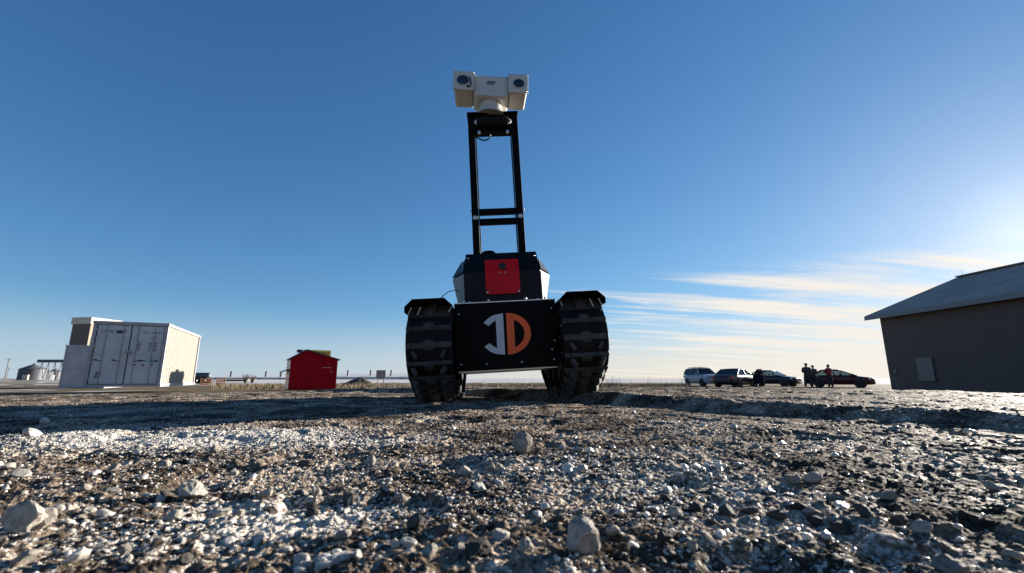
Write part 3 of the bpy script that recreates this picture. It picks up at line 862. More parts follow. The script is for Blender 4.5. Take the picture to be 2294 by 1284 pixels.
def housing(s, w, lens_r, lx, lz):
    e = s
    x0, x1 = e * .087, e * (.087 + w)
    h = MB()
    zt, zb = .198, .082
    # body tapers towards the back and is cut away below the front face
    P = [(x0, -.085, zb + .008), (x1, -.085, zb + .008), (x1, .075, zb + .012), (x0, .075, zb + .012), (x0, -.085, zt), (x1, -.085, zt), (x1 - e * .010, .075, zt - .010), (x0, .075, zt - .010)]
    o = h.hexa(P).build('housing', M['cam_white'], hd, .013, 4)
    fpl = MB().box(((x0 + x1) / 2, -.0885, (zt + zb) / 2 + .006), (w + .008, .008, zt - zb - .002)).build('face_plate', M['cam_white'], hd, .003)
    MB().lathe((lx, -.0915, lz), (0, -1, 0), [(lens_r + .004, 0), (lens_r + .004, .005), (lens_r, .0055), (lens_r - .001, .0015), (.002, .0015)], 32).build('lens_ring', M['cam_white'], fpl)
    MB().lathe((lx, -.0905, lz), (0, -1, 0), [(lens_r - .001, 0), (lens_r - .001, .0052), (lens_r * .6, .0056), (.002, .0058)], 32).build('lens', M['lens'], fpl)
    for a in (0, 1):
        for b in (0, 1):
            bolt(fpl, (x0 + e * .004) if a else (x1 - e * .004), -.093, (zt - .003) if b else (zb + .012), .55)
    if s < 0:
        MB().tube([(x0 - .018, -.094, zt - .030), (x0 - .014, -.100, zt - .060), (x0 - .010, -.098, zb + .035)], .0035, 8).build('wiper', M['cable'], fpl)
        MB().box((x0 - .022, -.094, zb + .026), (.018, .008, .008)).build('wiper_motor', M['cable'], fpl)
    MB().box(((x0 + x1) / 2, -.006, zt + .004), (w + .010, .170, .004)).build('sun_shield', M['cam_white'], hd, .001)
    return o
housing(-1, .094, .0300, -.137, .146)
housing(1, .088, .0275, .133, .143)
# ------------------------------------------------------------------ buildings and containers
def corr_material(name, c, rough=.5, var=.1, metal=0.0): return mat(name, c, rough, metal, var=var, vscale=1.2, bump=.05, bscale=20)
M['cont_white'] = corr_material('container_white_paint', (.305, .285, .245), .55, .1)
M['cont_frame'] = corr_material('container_frame_paint', (.34, .33, .36), .5, .2)
M['cont_door'] = corr_material('container_door_paint', (.48, .50, .53), .55, .15)
M['cont_grey'] = corr_material('container_grey_paint', (.32, .335, .38), .5, .2)
M['sticker'] = mat('faded_sticker', (.46, .48, .50), .6)
M['cont_dark'] = mat('door_gasket', (.02, .022, .028), .7)
M['print'] = mat('stencil_print', (.05, .06, .075), .6, var=.3, vscale=40)
M['decal'] = mat('blue_decal', (.20, .42, .47), .5)
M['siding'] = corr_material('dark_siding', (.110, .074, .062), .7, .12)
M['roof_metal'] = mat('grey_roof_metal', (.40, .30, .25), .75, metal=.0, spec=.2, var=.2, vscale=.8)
M['fascia'] = mat('fascia_trim', (.20, .20, .21), .5)
M['board'] = mat('pale_board', (.21, .175, .15), .7, var=.12, vscale=4)
M['concrete'] = mat('concrete_base', (.2, .2, .21), .85, var=.2, vscale=3)
M['shed_red'] = mat('barn_red_paint', (.30, .004, .012), .7, spec=.08, var=.15, vscale=2.5, bump=.1, bscale=25)
M['shed_side'] = mat('shed_side_panel', (.52, .47, .45), .5, var=.2, vscale=3)
M['shed_roof'] = mat('shed_roof', (.035, .034, .042), .6)
M['sign_yellow'] = mat('sign_yellow', (.90, .60, .09), .55, var=.1)
M['sign_brown'] = mat('sign_lettering', (.18, .07, .02), .6)
M['brown_wall'] = mat('brown_cladding', (.11, .085, .07), .7, var=.1)
M['beige_wall'] = mat('beige_cladding', (.20, .165, .12), .7)
M['cream'] = mat('cream_fascia', (.50, .46, .36), .6)
M['bin_steel'] = mat('galvanised_steel', (.07, .075, .09), .6, metal=.1, var=.2)
M['barn_wall'] = mat('barn_wall', (.6, .58, .54), .7)
M['barn_roof'] = mat('barn_roof_sheet', (.62, .61, .60), .6, metal=.0)
M['wood_pole'] = mat('weathered_wood', (.13, .10, .075), .85, var=.3, vscale=6)
M['orange'] = mat('orange_plastic', (.95, .26, .10), .6)
M['tank'] = mat('dark_tank', (.06, .07, .09), .4)
M['chrome'] = mat('chrome', (.7, .7, .7), .15, metal=1.0)
M['soil'] = mat('dark_soil', (.07, .055, .042), .95, var=.4, vscale=2, bump=.8, bscale=6)

def text_part(txt, size, loc, parent, m, rot=(R(90), 0, 0), ext=.002, sx=1.0):
    cu = bpy.data.curves.new('lettering', 'FONT'); cu.body = txt; cu.size = size; cu.extrude = ext
    cu.align_x = 'LEFT'; cu.align_y = 'CENTER'
    t = bpy.data.objects.new('lettering', cu); col.objects.link(t)
    bpy.context.view_layer.update()
    me = bpy.data.meshes.new_from_object(t.evaluated_get(bpy.context.evaluated_depsgraph_get()))
    bpy.data.objects.remove(t); bpy.data.curves.remove(cu)
    me.materials.clear(); me.materials.append(m)
    return put('lettering', me, parent, loc, rot, (sx, 1, 1))

def seat(x, y): return gz(x, y)
def corrugated(length, z0, z1, pitch=.278, depth=.036):
    """outline of corrugated sheet along x, as (x, d) pairs"""
    P = []; x = 0
    while x < length - 1e-6:
        for a, d in ((0, 0), (.25, 0), (.35, depth), (.65, depth), (.75, 0)):
            q = min(length, x + a * pitch)
            P.append((q, d))
        x += pitch
    P.append((length, 0))
    return P
def container(loc, ang, W, L, H, full, label, group=None):
    root = empty('shipping_container', loc, ang); tag(root, label, 'container', group)
    fm, wm = (M['cont_frame'], M['cont_white']) if full else (M['cont_grey'], M['cont_grey'])
    # local: x across the door end, y along the length, z up; door end at y = 0
    f = .11
    for x in (f/2, W - f/2):
        for y in (f/2, L - f/2):
            MB().box((x, y, H/2), (f, f, H - .24)).build('corner_post', fm, root, .008)
            for z in (.06, H - .06): MB().box((x, y, z), (f + .05, f + .06, .12)).build('corner_casting', fm, root, .01)
    for z, h in ((.07, .13), (H - .05, .10)):
        for x in (f/2, W - f/2): MB().box((x, L/2, z), (f * .8, L - 2*f, h)).build('side_rail', fm, root, .005)
    MB().box((W/2, L - f/2, .07), (W - 2*f, .1, .13)).build('end_rail', fm, root)
    MB().box((W/2, L - f/2, H - .05), (W - 2*f, .1, .1)).build('end_rail', fm, root)
    MB().box((W/2, f/2, H - .065), (W - 2*f, .1, .13)).build('door_header', fm, root, .006)
    MB().box((W/2, f/2, .055), (W - 2*f, .1, .09)).build('door_sill', fm, root, .006)
    for side, x in ((1, W - .075), (-1, .075)):
        P = corrugated(L - 2*f, 0, 0)
        V = [(x + side * (d - .01), f + q, .13) for q, d in P] + [(x + side * (d - .01), f + q, H - .1) for q, d in P]
        n = len(P)
        MB().add(V, [(k, k+1, n+k+1, n+k) for k in range(n-1)]).build('side_wall', wm, root)
    MB().box((W/2, L - .06, H/2), (W - 2*f, .03, H - .22)).build('end_wall', wm, root)
    MB().box((W/2, L/2, H - .03), (W - 2*f, L - 2*f, .02)).build('roof_sheet', wm, root)
    MB().box((W/2, L/2, .12), (W - 2*f, L - 2*f, .03)).build('floor_pan', M['cont_dark'], root)
    if not full:
        MB().box((W/2, .05, H/2), (W - 2*f, .03, H - .22)).build('end_wall', wm, root)
        return root
    MB().box((W/2, .075, H/2), (W - 2*f, .01, H - .21)).build('gasket', M['cont_dark'], root)
    z0, z1 = .125, H - .15
    for k, (x0, x1) in enumerate(((f + .03, W/2 - .022), (W/2 + .022, W - f - .03))):
        d = MB()
        n = 4; dh = (z1 - z0) / n
        d.box(((x0+x1)/2, .060, (z0+z1)/2), (x1-x0, .025, z1-z0))
        leaf = d.build('door', M['cont_door'], root)
        for q in range(n):                       # raised panels of the door leaf
            MB().box(((x0+x1)/2, .042, z0 + dh*(q+.5)), (x1-x0-.10, .014, dh-.07)).build('door_panel', M['cont_door'], leaf, .012)
        for q, t in enumerate((.28, .80)):
            xr = x0 + (x1-x0)*(t if k == 0 else 1-t)
            MB().cyl((xr, .018, .06), (xr, .018, H-.10), .017, 8).build('locking_rod', fm, leaf)
            for z in (.45, 1.0, 1.65, 2.2): MB().box((xr, .024, z), (.07, .02, .045)).build('rod_bracket', fm, leaf)
            for z in (.06, H-.10): MB().box((xr, .02, z), (.09, .05, .06)).build('rod_cam', fm, leaf)
            hx = xr + (.19 if k else -.19)
            MB().tube([(xr, .004, 1.02), ((xr+hx)/2, -.004, 1.01), (hx, -.004, 1.045)], .012, 6).build('handle', M['cont_dark'], leaf)
            MB().box((hx, .01, 1.05), (.09, .03, .05)).build('handle_latch', M['cont_dark'], leaf)
        for z in (.35, .95, 1.6, 2.25):
            xh = x0 - .02 if k == 0 else x1 + .02
            MB().box((xh, .03, z), (.06, .05, .09)).build('hinge', fm, leaf)
        if k == 0:
            text_part('OMD', .20, (x0 + .10, .034, H - .42), leaf, M['print'], sx=1.12)
            MB().prism([(x0 + .62, H - .50), (x0 + .88, H - .48), (x0 + .92, H - .33), (x0 + .62, H - .35)], .033, .0345, 'y').build('logo_block', M['print'], leaf)
            MB().box((x0 + .25, .034, H - .63), (.40, .002, .16)).build('sticker', M['sticker'], leaf)
            MB().box((x0 + .74, .034, H - .63), (.40, .002, .16)).build('sticker', M['sticker'], leaf)
            MB().prism([(x0+.14, .36), (x0+.30, .34), (x0+.36, .50), (x0+.34, .62), (x0+.18, .60)], .033, .0345, 'y').build('sticker', M['board'], leaf)
        else:
            text_part('TBIU', .13, (x0 + .34, .034, H - .42), leaf, M['print'], sx=.85)
            text_part('820993', .13, (x0 + .66, .034, H - .42), leaf, M['print'], sx=.85)
            text_part('22G1', .13, (x0 + .62, .034, H - .60), leaf, M['print'], sx=.85)
            for q in range(5):
                zz = z0 + dh * 2.82 - q * .075
                for xx, ww in ((x0 + .27, .16), (x0 + .66, .12), (x0 + .84, .14)):
                    MB().box((xx, .034, zz), (ww * (1 - .12 * (q % 2)), .002, .032)).build('stencil_line', M['print'], leaf)
            MB().box((x0 + .76, .034, z0 + dh * 1.62), (.26, .002, .16)).build('sticker', M['decal'], leaf)
            MB().box((x0 + .50, .034, z0 + dh * 1.57), (.22, .002, .045)).build('sticker', M['print'], leaf)
            for q in range(3): MB().box((x0 + .24 + q*.28, .034, z0 + dh * 1.28), (.12, .002, .05)).build('stencil_line', M['print'], leaf)
    MB().box((W/2 + .0, -.005, H * .53), (.20, .05, .10)).build('lock_box', fm, root, .01)
    return root
CA = R(24)
cxr, cyr = -14.33, 18.6
lx_, ly_ = cxr - 2.44 * math.cos(CA), cyr - 2.44 * math.sin(CA)
zc_ = min(gz(lx_, ly_), gz(cxr, cyr)) - .01
container((lx_, ly_, -.255), CA, 2.44, 6.06, 2.59, True, 'white shipping container with closed double doors and dark stencilled lettering')
# plain container behind it, partly hidden
p = at(133, 851, 32)
container((p.x, p.y, gz(p.x, p.y) - .01), R(30), 2.44, 6.06, 3.05, False, 'plain grey white shipping container behind the lettered one')

# brown tower house behind the containers
def tower():
    Y = 62
    p = at(139, 848, Y)
    root = empty('tower_building', (p.x, p.y, -.62), R(-8)); tag(root, 'tall brown building with cream fascia rising behind the containers', 'building')
    H = at(158, 712, Y).z + .62; W, D = 2.9, 4.0
    MB().box((W/2, D/2, (H - .8)/2), (W, D, H - .8)).build('wall', M['brown_wall'], root)
    MB().box((W + .03, D/2, (H - .85)/2), (.06, D, H - .9)).build('side_cladding', M['beige_wall'], root)
    MB().box((W/2, D/2, H - .48), (W + .3, D + .3, .85)).build('fascia', M['cream'], root, .03)
    MB().box((W/2, D/2, H - .03), (W + .36, D + .36, .07)).build('roof', M['fascia'], root)
    MB().box((W + .07, 1.0, H * .62), (.06, 1.3, 1.5)).build('window', M['cream'], root)
    MB().box((1.2, -.03, 1.1), (1.0, .06, 2.2)).build('door', M['fascia'], root)
tower()

# large dark hall on the right
def hall():
    zb = -.52
    root = empty('metal_hall', (17.72, 21.4, zb)); tag(root, 'large dark grey metal hall with a low pitched roof', 'hall')
    L = 30.0; W = 10.2; H = 3.62; rise = 1.95
    # local: x away from the lot, y towards the far gable (negative = nearer the camera)
    root.rotation_euler = (0, 0, R(4.5))
    base = MB().box((W/2, -L/2, -.12), (W + .02, L + .02, .3)).build('foundation', M['concrete'], root)
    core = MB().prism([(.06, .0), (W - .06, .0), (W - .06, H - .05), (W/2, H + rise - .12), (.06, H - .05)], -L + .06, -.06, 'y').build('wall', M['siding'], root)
    # siding sheets on the long wall and the gable, each a ribbed panel
    n = 30; w = L / n
    rib = MB()
    for k in range(3):
        yy = -w + w * (k + .5) / 3
        rib.hexa([(.027, yy - .035, .04), (.027, yy + .035, .04), (.065, yy + .05, .04), (.065, yy - .05, .04), (.027, yy - .035, H - .02), (.027, yy + .035, H - .02), (.065, yy + .05, H - .02), (.065, yy - .05, H - .02)])
    rib.box((.045, -w/2, (H + .02)/2), (.028, w - .006, H - .06))
    rme = rib.mesh('siding_panel', M['siding'])
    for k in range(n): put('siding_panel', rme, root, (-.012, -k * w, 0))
    # roof: two slopes with standing seams
    ov = .38; sl = math.atan2(rise, W/2)
    for s in (1, -1):
        x0, z0 = (-ov, H - ov * math.tan(sl)) if s > 0 else (W + ov, H - ov * math.tan(sl))
        x1, z1 = W/2, H + rise
        t = .09
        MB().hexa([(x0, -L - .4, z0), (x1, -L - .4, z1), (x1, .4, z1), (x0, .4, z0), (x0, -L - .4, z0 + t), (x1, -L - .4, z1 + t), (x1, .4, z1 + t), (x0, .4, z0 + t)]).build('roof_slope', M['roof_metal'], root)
        seam = MB().hexa([(x0, -.02, z0 + t), (x1, -.02, z1 + t), (x1, .02, z1 + t), (x0, .02, z0 + t), (x0, -.015, z0 + t + .018), (x1, -.015, z1 + t + .018), (x1, .015, z1 + t + .018), (x0, .015, z0 + t + .018)]).mesh('roof_seam', M['roof_metal'])
        for k in range(49): put('roof_seam', seam, root, (0, .38 - k * (L + .76) / 48, 0))
        MB().box((x0 - s * .012, -L/2, z0 + .0), (.03, L + .8, .2)).build('fascia', M['fascia'], root)
    MB().box((W/2, -L/2, H + rise + .11), (.4, L + .82, .05)).build('ridge_cap', M['roof_metal'], root)
    for y in (.405, -L - .405):
        for s in (1, -1):
            x0 = -ov if s > 0 else W + ov; z0 = H - ov * math.tan(sl); x1, z1 = W/2, H + rise
            MB().hexa([(x0, y - .015, z0 - .1), (x1, y - .015, z1 - .1), (x1, y + .015, z1 - .1), (x0, y + .015, z0 - .1), (x0, y - .015, z0 + .1), (x1, y - .015, z1 + .1), (x1, y + .015, z1 + .1), (x0, y + .015, z0 + .1)]).build('rake_trim', M['fascia'], root)
    # eaves soffit
    MB().box((-ov/2, -L/2, H - ov * math.tan(sl) - .03), (ov - .04, L + .7, .02)).build('soffit', M['siding'], root)
    MB().box((-.045, -1.84, .98), (.05, .70, 1.0)).build('board', M['board'], root, .01)
    MB().box((-.05, -.42, .92), (.05, .10, .14)).build('outlet_box', M['fascia'], root, .01)
    MB().cyl((W/2, .2, H + rise + .1), (W/2, .2, H + rise + .42), .010, 6).build('lightning_rod', M['steel'], root)
hall()

# red kiosk shed
def shed():
    a = math.atan2(.515, .857)
    zb = gz(-10.2, 23.8) - .02
    root = empty('red_shed', (-11.36, 23.25, -.495), a); tag(root, 'small dark red wooden kiosk with a yellow sign on its roof', 'shed')
    W, D, He, Hp, xp = 2.28, 2.0, 1.58, 2.02, .70
    z0 = .03
    MB().prism([(0, z0), (W, z0), (W, He), (xp, Hp), (0, He)], 0, D, 'y').build('wall', M['shed_red'], root)
    n = 12                                            # board siding on the front
    for k in range(n):
        x0, x1 = W * k / n, W * (k + 1) / n
        top = lambda x: He + (Hp - He) * (x / xp if x < xp else (W - x) / (W - xp))
        MB().prism([(x0 + .003, z0 + .02), (x1 - .003, z0 + .02), (x1 - .003, top(x1) - .03), (x0 + .003, top(x0) - .03)], -.018, -.001, 'y').build('board', M['shed_red'], root)
    MB().box((W/2, D/2, z0/2), (W - .1, D - .1, z0 + .1)).build('skid', M['wood_pole'], root)
    for x0, zz0, x1, zz1 in ((-.08, He - .05, xp, Hp), (W + .10, He - .05, xp, Hp)):
        MB().hexa([(x0, -.09, zz0), (x1, -.09, zz1), (x1, D + .09, zz1), (x0, D + .09, zz0), (x0, -.09, zz0 + .055), (x1, -.09, zz1 + .055), (x1, D + .09, zz1 + .055), (x0, D + .09, zz0 + .055)]).build('roof', M['shed_roof'], root)
    # serving side: pale panels and a propped flap
    for za, zb_ in ((.06, .52), (.56, 1.02), (1.06, 1.5)):
        MB().box((-.012, D/2, (za + zb_)/2), (.022, D - .12, zb_ - za)).build('side_panel', M['shed_side'], root)
    fl = MB().hexa([(-.01, .1, 1.04), (-.36, .1, .88), (-.36, D - .1, .88), (-.01, D - .1, 1.04), (-.01, .1, 1.07), (-.36, .1, .91), (-.36, D - .1, .91), (-.01, D - .1, 1.07)]).build('flap', M['shed_roof'], root)
    MB().tube([(-.33, .12, .88), (-.40, .14, .62)], .008, 6).build('flap_cord', M['wood_pole'], root)
    sb = MB().hexa([(.62, .8, 1.90), (2.02, .8, 1.68), (2.02, .84, 1.68), (.62, .84, 1.90), (.62, .8, 2.10), (2.02, .8, 2.09), (2.02, .84, 2.09), (.62, .84, 2.10)]).build('sign_board', M['sign_yellow'], root)
    for k in range(9):
        x = 1.02 + k * .108
        MB().box((x, .79, 1.93 - .012 * k + .03), (.05, .012, .17 + .01 * k)).build('lettering', M['sign_brown'], sb)
    MB().box((.45, .9, Hp + .0), (.25, .5, .14)).build('roof_vent', M['shed_roof'], root, .01)
    for x, z in ((1.75, 1.14), (2.0, .92)):
        MB().box((x, -.022, z), (.42 if z > 1 else .16, .006, .02), Matrix.Rotation(.0 if z > 1 else .5, 3, 'Y')).build('scuff_strip', M['shed_side'], root)
shed()

# ------------------------------------------------------------------ distant farm
def barn(u0, u1, vt, Y, label, vents, rot=0.0):
    a, b = at(u0, 850, Y), at(u1, 850, Y); L = b.x - a.x; zt = at(u0, vt, Y).z
    root = empty('farm_barn', ((a.x + b.x)/2, Y, -.62)); tag(root, label, 'barn', None); root.rotation_euler = (0, 0, rot)
    H = zt + .62; We = H * .42; D = 44
    MB().box((0, D/2, We/2), (L, D, We)).build('wall', M['barn_wall'], root)
    MB().prism([(-.5, We - .1), (D/2, H), (D + .5, We - .1), (D/2, We - .15)], -L/2 - .5, L/2 + .5, 'x').build('roof', M['barn_roof'], root)
    for u in vents:
        x = at(u, 850, Y).x - (a.x + b.x)/2
        MB().cyl((x, 6, H - 2.6), (x + .25, 6, H + 1.7), .62, 8).cyl((x + .25, 6, H + 1.7), (x + .3, 6, H + 2.4), .8, 8, .75).build('vent_stack', M['bin_steel'], root)
    for k in range(int(L // 14)):
        MB().box((-L/2 + 7 + 14 * k, -.06, We * .5), (4.0, .1, We * .35)).build('curtain_opening', M['fascia'], root)
barn(462, 660, 840, 300, 'long pale livestock barn with roof vents behind orange fencing', (503, 583, 617))
barn(660, 1010, 836.5, 330, 'long pale livestock barn with roof vents behind the red shed', (771, 823, 870, 912))
def bins():
    for n, (u0, u1, ve, vp, Y, lab) in enumerate(((47, 93, 827, 816, 210, 'grey steel grain bin with conical roof, first in the row'),
                                     (84, 112, 833, 826, 225, 'grey steel grain bin under the conveyor, second in the row'),
                                     (108, 133, 833, 826, 235, 'grey steel grain bin next to the plain container, last in the row'))):
        a, b = at(u0, 850, Y), at(u1, 850, Y); r = (b.x - a.x)/2; he = at(u0, ve, Y).z + .62; hp = at(u0, vp, Y).z + .62
        root = empty('grain_bin', ((a.x + b.x)/2, Y, -.62)); tag(root, lab, 'grain bin', 'grain bins on the farm')
        MB().lathe((0, 0, 0), (0, 0, 1), [(r, 0), (r, he)], 28).build('drum', M['bin_steel'], root)
        MB().lathe((0, 0, he - .05), (0, 0, 1), [(r * 1.04, 0), (r * .1, hp - he), (r * .08, hp - he + .5)], 28).build('cone_roof', M['bin_steel'], root)
        MB().box((r * .4, -r * .95, 1.2), (2.6, .6, 2.2)).build('hatch', M['cream'], root)
    Y = 205
    a, b = at(86, 809, Y), at(150, 809, Y)
    root = empty('grain_conveyor', (a.x, Y, -.62)); tag(root, 'steel conveyor gantry on thin lattice legs above the grain bins', 'conveyor')
    z = a.z + .62; L = b.x - a.x
    MB().box((L/2, 0, z), (L, 1.2, 1.3)).build('conveyor_trough', M['bin_steel'], root)
    for k in range(4):
        x = 2 + k * (L - 4)/3
        MB().cyl((x - 1.6, 0, 0), (x, 0, z - .6), .14, 6).cyl((x + 1.6, 0, 0), (x, 0, z - .6), .14, 6).build('trestle_leg', M['bin_steel'], root)
bins()
def pole(u, vt, Y, label):
    p = at(u, 849, Y); h = at(u, vt, Y).z + .62
    root = empty('utility_pole', (p.x, Y, -.65)); tag(root, label, 'pole', 'utility poles')
    MB().cyl((0, 0, 0), (0.1, 0, h), .16, 8, .11).build('shaft', M['wood_pole'], root)
    MB().box((.1, 0, h - .7), (2.2, .12, .14)).build('crossarm', M['wood_pole'], root)
pole(10, 802, 170, 'tall thin wooden utility pole standing beside a shorter one')
pole(14, 822, 240, 'shorter wooden utility pole standing behind the taller one')
def dark_sheds():
    p0, p1 = at(500, 862, 120), at(548, 862, 120)
    root = empty('farm_shed', ((p0.x + p1.x)/2, 120, -.63)); tag(root, 'low dark blue grey farm shed beside two leafless shrubs', 'shed')
    w = p1.x - p0.x; h = at(500, 849, 120).z + .63
    MB().box((0, 2.5, h * .36), (w, 5, h * .72)).build('wall', M['tank'], root)
    MB().prism([(-.3, h * .7), (2.5, h), (5.3, h * .7)], -w/2 - .3, w/2 + .3, 'x').build('roof', M['roof_metal'], root)
dark_sheds()
def trailer():
    Y = 62; p0, p1 = at(431, 849, Y), at(470, 849, Y); zt = at(440, 835, Y).z; zm = at(440, 847.5, Y).z; zg = -.62
    root = empty('tank_trailer', ((p0.x + p1.x)/2, Y, zg)); tag(root, 'dark tank trailer parked behind the lettered container', 'trailer')
    L = p1.x - p0.x; r = (zt - zm)/2; zc2 = (zt + zm)/2 - zg
    MB().lathe((-L/2, 0, zc2), (1, 0, 0), [(r * .5, 0), (r * .9, .08), (r, .2), (r, L - .2), (r * .9, L - .08), (r * .5, L)], 24).build('tank', M['tank'], root)
    MB().box((-.1, 0, zc2 - r - .05), (L - .5, .7, .12)).build('frame', M['tank'], root)
    for x in (-L * .28, L * .22):
        for y in (-.55, .55):
            w = MB().lathe((x, y - .1, .38), (0, 1, 0), [(.28, 0), (.38, .03), (.38, .19), (.28, .22)], 20).build('wheel', M['rubber'], root)
        MB().cyl((x, -.5, .38), (x, .5, .38), .05, 8).build('axle', M['steel'], root)
        MB().box((x, 0, .58), (.12, .5, .34)).build('bracket', M['tank'], root)
trailer()
def barrier(u0, u1, v0, v1, Y, label):
    a, b = at(u0, v1, Y), at(u1, v1, Y); zt = at(u0, v0, Y).z; zg = gz((a.x + b.x)/2, Y)
    root = empty('safety_fence', ((a.x + b.x)/2, Y, zg)); tag(root, label, 'fence', 'orange safety fence panels')
    L = b.x - a.x; H = max(.7, zt - zg)
    for x in (-L/2, L/2): MB().box((x, .03, H/2), (.06, .06, H + .1)).build('post', M['wood_pole'], root)
    n = 5
    for k in range(n): MB().box((0, 0, H * (k + .6)/n), (L, .012, H/n * .68)).build('slat', M['orange'], root)
barrier(447, 472, 853, 868, 48, 'orange plastic safety fence panel beside the lettered container')
barrier(484, 502, 853, 868, 48, 'orange plastic safety fence panel beside the leafless shrubs')
def signboard():
    Y = 58; p = at(852, 866, Y); zg = gz(p.x, Y); root = empty('billboard', (p.x, Y, zg), R(-6)); tag(root, 'brown sign board on two posts beyond the red shed', 'sign')
    z0, z1 = at(852, 847, Y).z - zg, at(852, 829.5, Y).z - zg; w = at(863, 850, Y).x - at(841, 850, Y).x
    MB().box((0, 0, (z0 + z1)/2), (w, .06, z1 - z0)).build('panel', mat('brown_sign', (.20, .13, .12), .7, var=.25, vscale=3), root)
    MB().box((0, -.034, (z0 + z1)/2), (w - .12, .006, z1 - z0 - .12)).build('face', mat('sign_face', (.24, .17, .16), .6, var=.4, vscale=2.2), root)
    for x in (-w * .3, w * .3): MB().box((x, .05, z1/2 - .1), (.08, .06, z1)).build('post', M['wood_pole'], root)
signboard()
def dirt_pile():
    Y = 52; p = at(798, 862, Y); zg = gz(p.x, Y)
    n, m = 28, 10; V = []; g = random.Random(4)
    for k in range(m + 1):
        t = k / m
        for q in range(n):
            a = 2 * math.pi * q / n
            r = (1 - t) * (1 + .15 * math.sin(3 * a + 1) + g.uniform(-.06, .06))
            V.append((p.x + 1.9 * r * math.cos(a) + .5 * t, Y + 1.4 * r * math.sin(a), zg - .1 + .95 * (t ** .75) + g.uniform(-.04, .04)))
    o = MB().add(V, [(k*n+q, k*n+(q+1)%n, (k+1)*n+(q+1)%n, (k+1)*n+q) for k in range(m) for q in range(n)], True).build('dirt_pile', M['soil'])
    tag(o, 'low dark mound of soil beside the red shed', 'mound')
dirt_pile()

# ------------------------------------------------------------------ dry grass and shrubs
M['dry_grass'] = mat('dry_grass', (.19, .145, .085), .9, var=.35, vscale=1.5)
M['green_grass'] = mat('short_green_grass', (.075, .075, .028), .9, var=.4, vscale=1.5)
M['twig'] = mat('shrub_twigs', (.07, .055, .042), .9, var=.3)
def grass(name, spots, hmin, hmax, m, label, seed, bend=.35, w=.012):
    q = np.random.default_rng(seed); V, Fc = [], []
    for x, y in spots:
        z = gz(x, y) if False else None
    xs = np.array([s[0] for s in spots]); ys = np.array([s[1] for s in spots]); zs = ground_z(xs, ys) - .02
    for x, y, z in zip(xs, ys, zs):
        h = q.uniform(hmin, hmax); a = q.uniform(0, 6.28); l = q.uniform(0, bend) * h
        dx_, dy_ = math.cos(a), math.sin(a); k = len(V); b = q.uniform(0, 6.28)
        wx, wy = math.cos(b) * w * q.uniform(.6, 1.6), math.sin(b) * w * q.uniform(.6, 1.6)
        V += [(x - wx, y - wy, z), (x + wx, y + wy, z), (x + dx_*l*.4 + wx*.7, y + dy_*l*.4 + wy*.7, z + h*.6), (x + dx_*l*.4 - wx*.7, y + dy_*l*.4 - wy*.7, z + h*.6), (x + dx_*l, y + dy_*l, z + h)]
        Fc += [(k, k+1, k+2, k+3), (k+3, k+2, k+4)]
    me = bpy.data.meshes.new(name); me.from_pydata(V, [], Fc); me.materials.append(m)
    o = bpy.data.objects.new(name, me); col.objects.link(o); return tag(o, label, 'grass', kind='stuff')
q = np.random.default_rng(5)
def patch(n, u0, u1, y0, y1):
    yy = q.uniform(y0, y1, n); uu = q.uniform(u0, u1, n)
    cl_ = vnoise(uu * .03, yy * .25, 3); keep = cl_ + q.uniform(-.25, .25, n) > .42
    return [((u - 1147)/1000 * y * .975, y) for u, y, k in zip(uu, yy, keep) if k]
grass('dry_grass', patch(8000, 470, 940, 27, 46) + patch(5000, 1040, 1240, 24, 42) + patch(7500, 1350, 1545, 20, 44), .08, .40, M['dry_grass'], 'dry tan grass along the far edge of the lot', 6, bend=.8)
grass('tall_weeds', patch(90, 540, 940, 26, 40) + patch(50, 1050, 1240, 22, 34) + patch(120, 1360, 1530, 19, 30), .3, .85, M['twig'], 'tall brown weed stalks along the far edge of the lot', 7, bend=.8, w=.008)
grass('green_grass', patch(16000, 1500, 2100, 13.5, 33) + patch(4000, 1840, 2294, 9, 16), .02, .06, M['green_grass'], 'short green grass in front of the cars and hall', 8, w=.010)
def shrub(u, vt, Y, wd, n, label, seed, group):
    g = random.Random(seed); p = at(u, 866, Y); zg = gz(p.x, Y); h = at(u, vt, Y).z - zg
    root = empty('shrub', (p.x, Y, zg)); tag(root, label, 'shrub', group)
    st, tw = MB(), MB()
    for k in range(n):
        a = g.uniform(0, 6.28); b = g.uniform(.1, 1) * wd/2; hh = h * g.uniform(.6, 1)
        pts = [(0.3 * b * math.cos(a) * t**.5 + b*.7*math.cos(a)*t**1.5, .3*b*math.sin(a)*t**.5 + b*.7*math.sin(a)*t**1.5, hh * t) for t in (0, .25, .5, .75, 1)]
        st.tube(pts, [.03, .024, .018, .012, .004], 5)
        for _ in range(9):
            t = g.uniform(.3, 1); i0 = min(3, int(t*4)); f = t*4 - i0; P0 = Vector(pts[i0]).lerp(Vector(pts[i0+1]), f)
            d = Vector((g.gauss(0, 1), g.gauss(0, 1), abs(g.gauss(0, .9)))).normalized() * h * g.uniform(.08, .2)
            tw.tube([P0, P0 + d * .5 + Vector((0, 0, .02)), P0 + d], [.009, .006, .003], 4)
            for _ in range(3):
                P1 = P0 + d * g.uniform(.3, 1); e = Vector((g.gauss(0, 1), g.gauss(0, 1), g.gauss(0, .7))).normalized() * h * g.uniform(.03, .08)
                tw.tube([P1, P1 + e], [.005, .003], 3)
    st.build('stem', M['twig'], root); tw.build('twigs', M['twig'], root)
shrub(548, 838, 55, 1.1, 22, 'bushy leafless shrub nearest the dark farm shed', 1, 'leafless shrubs')
shrub(563, 838, 56, 1.0, 20, 'bushy leafless shrub on the red shed side of its twin', 2, 'leafless shrubs')
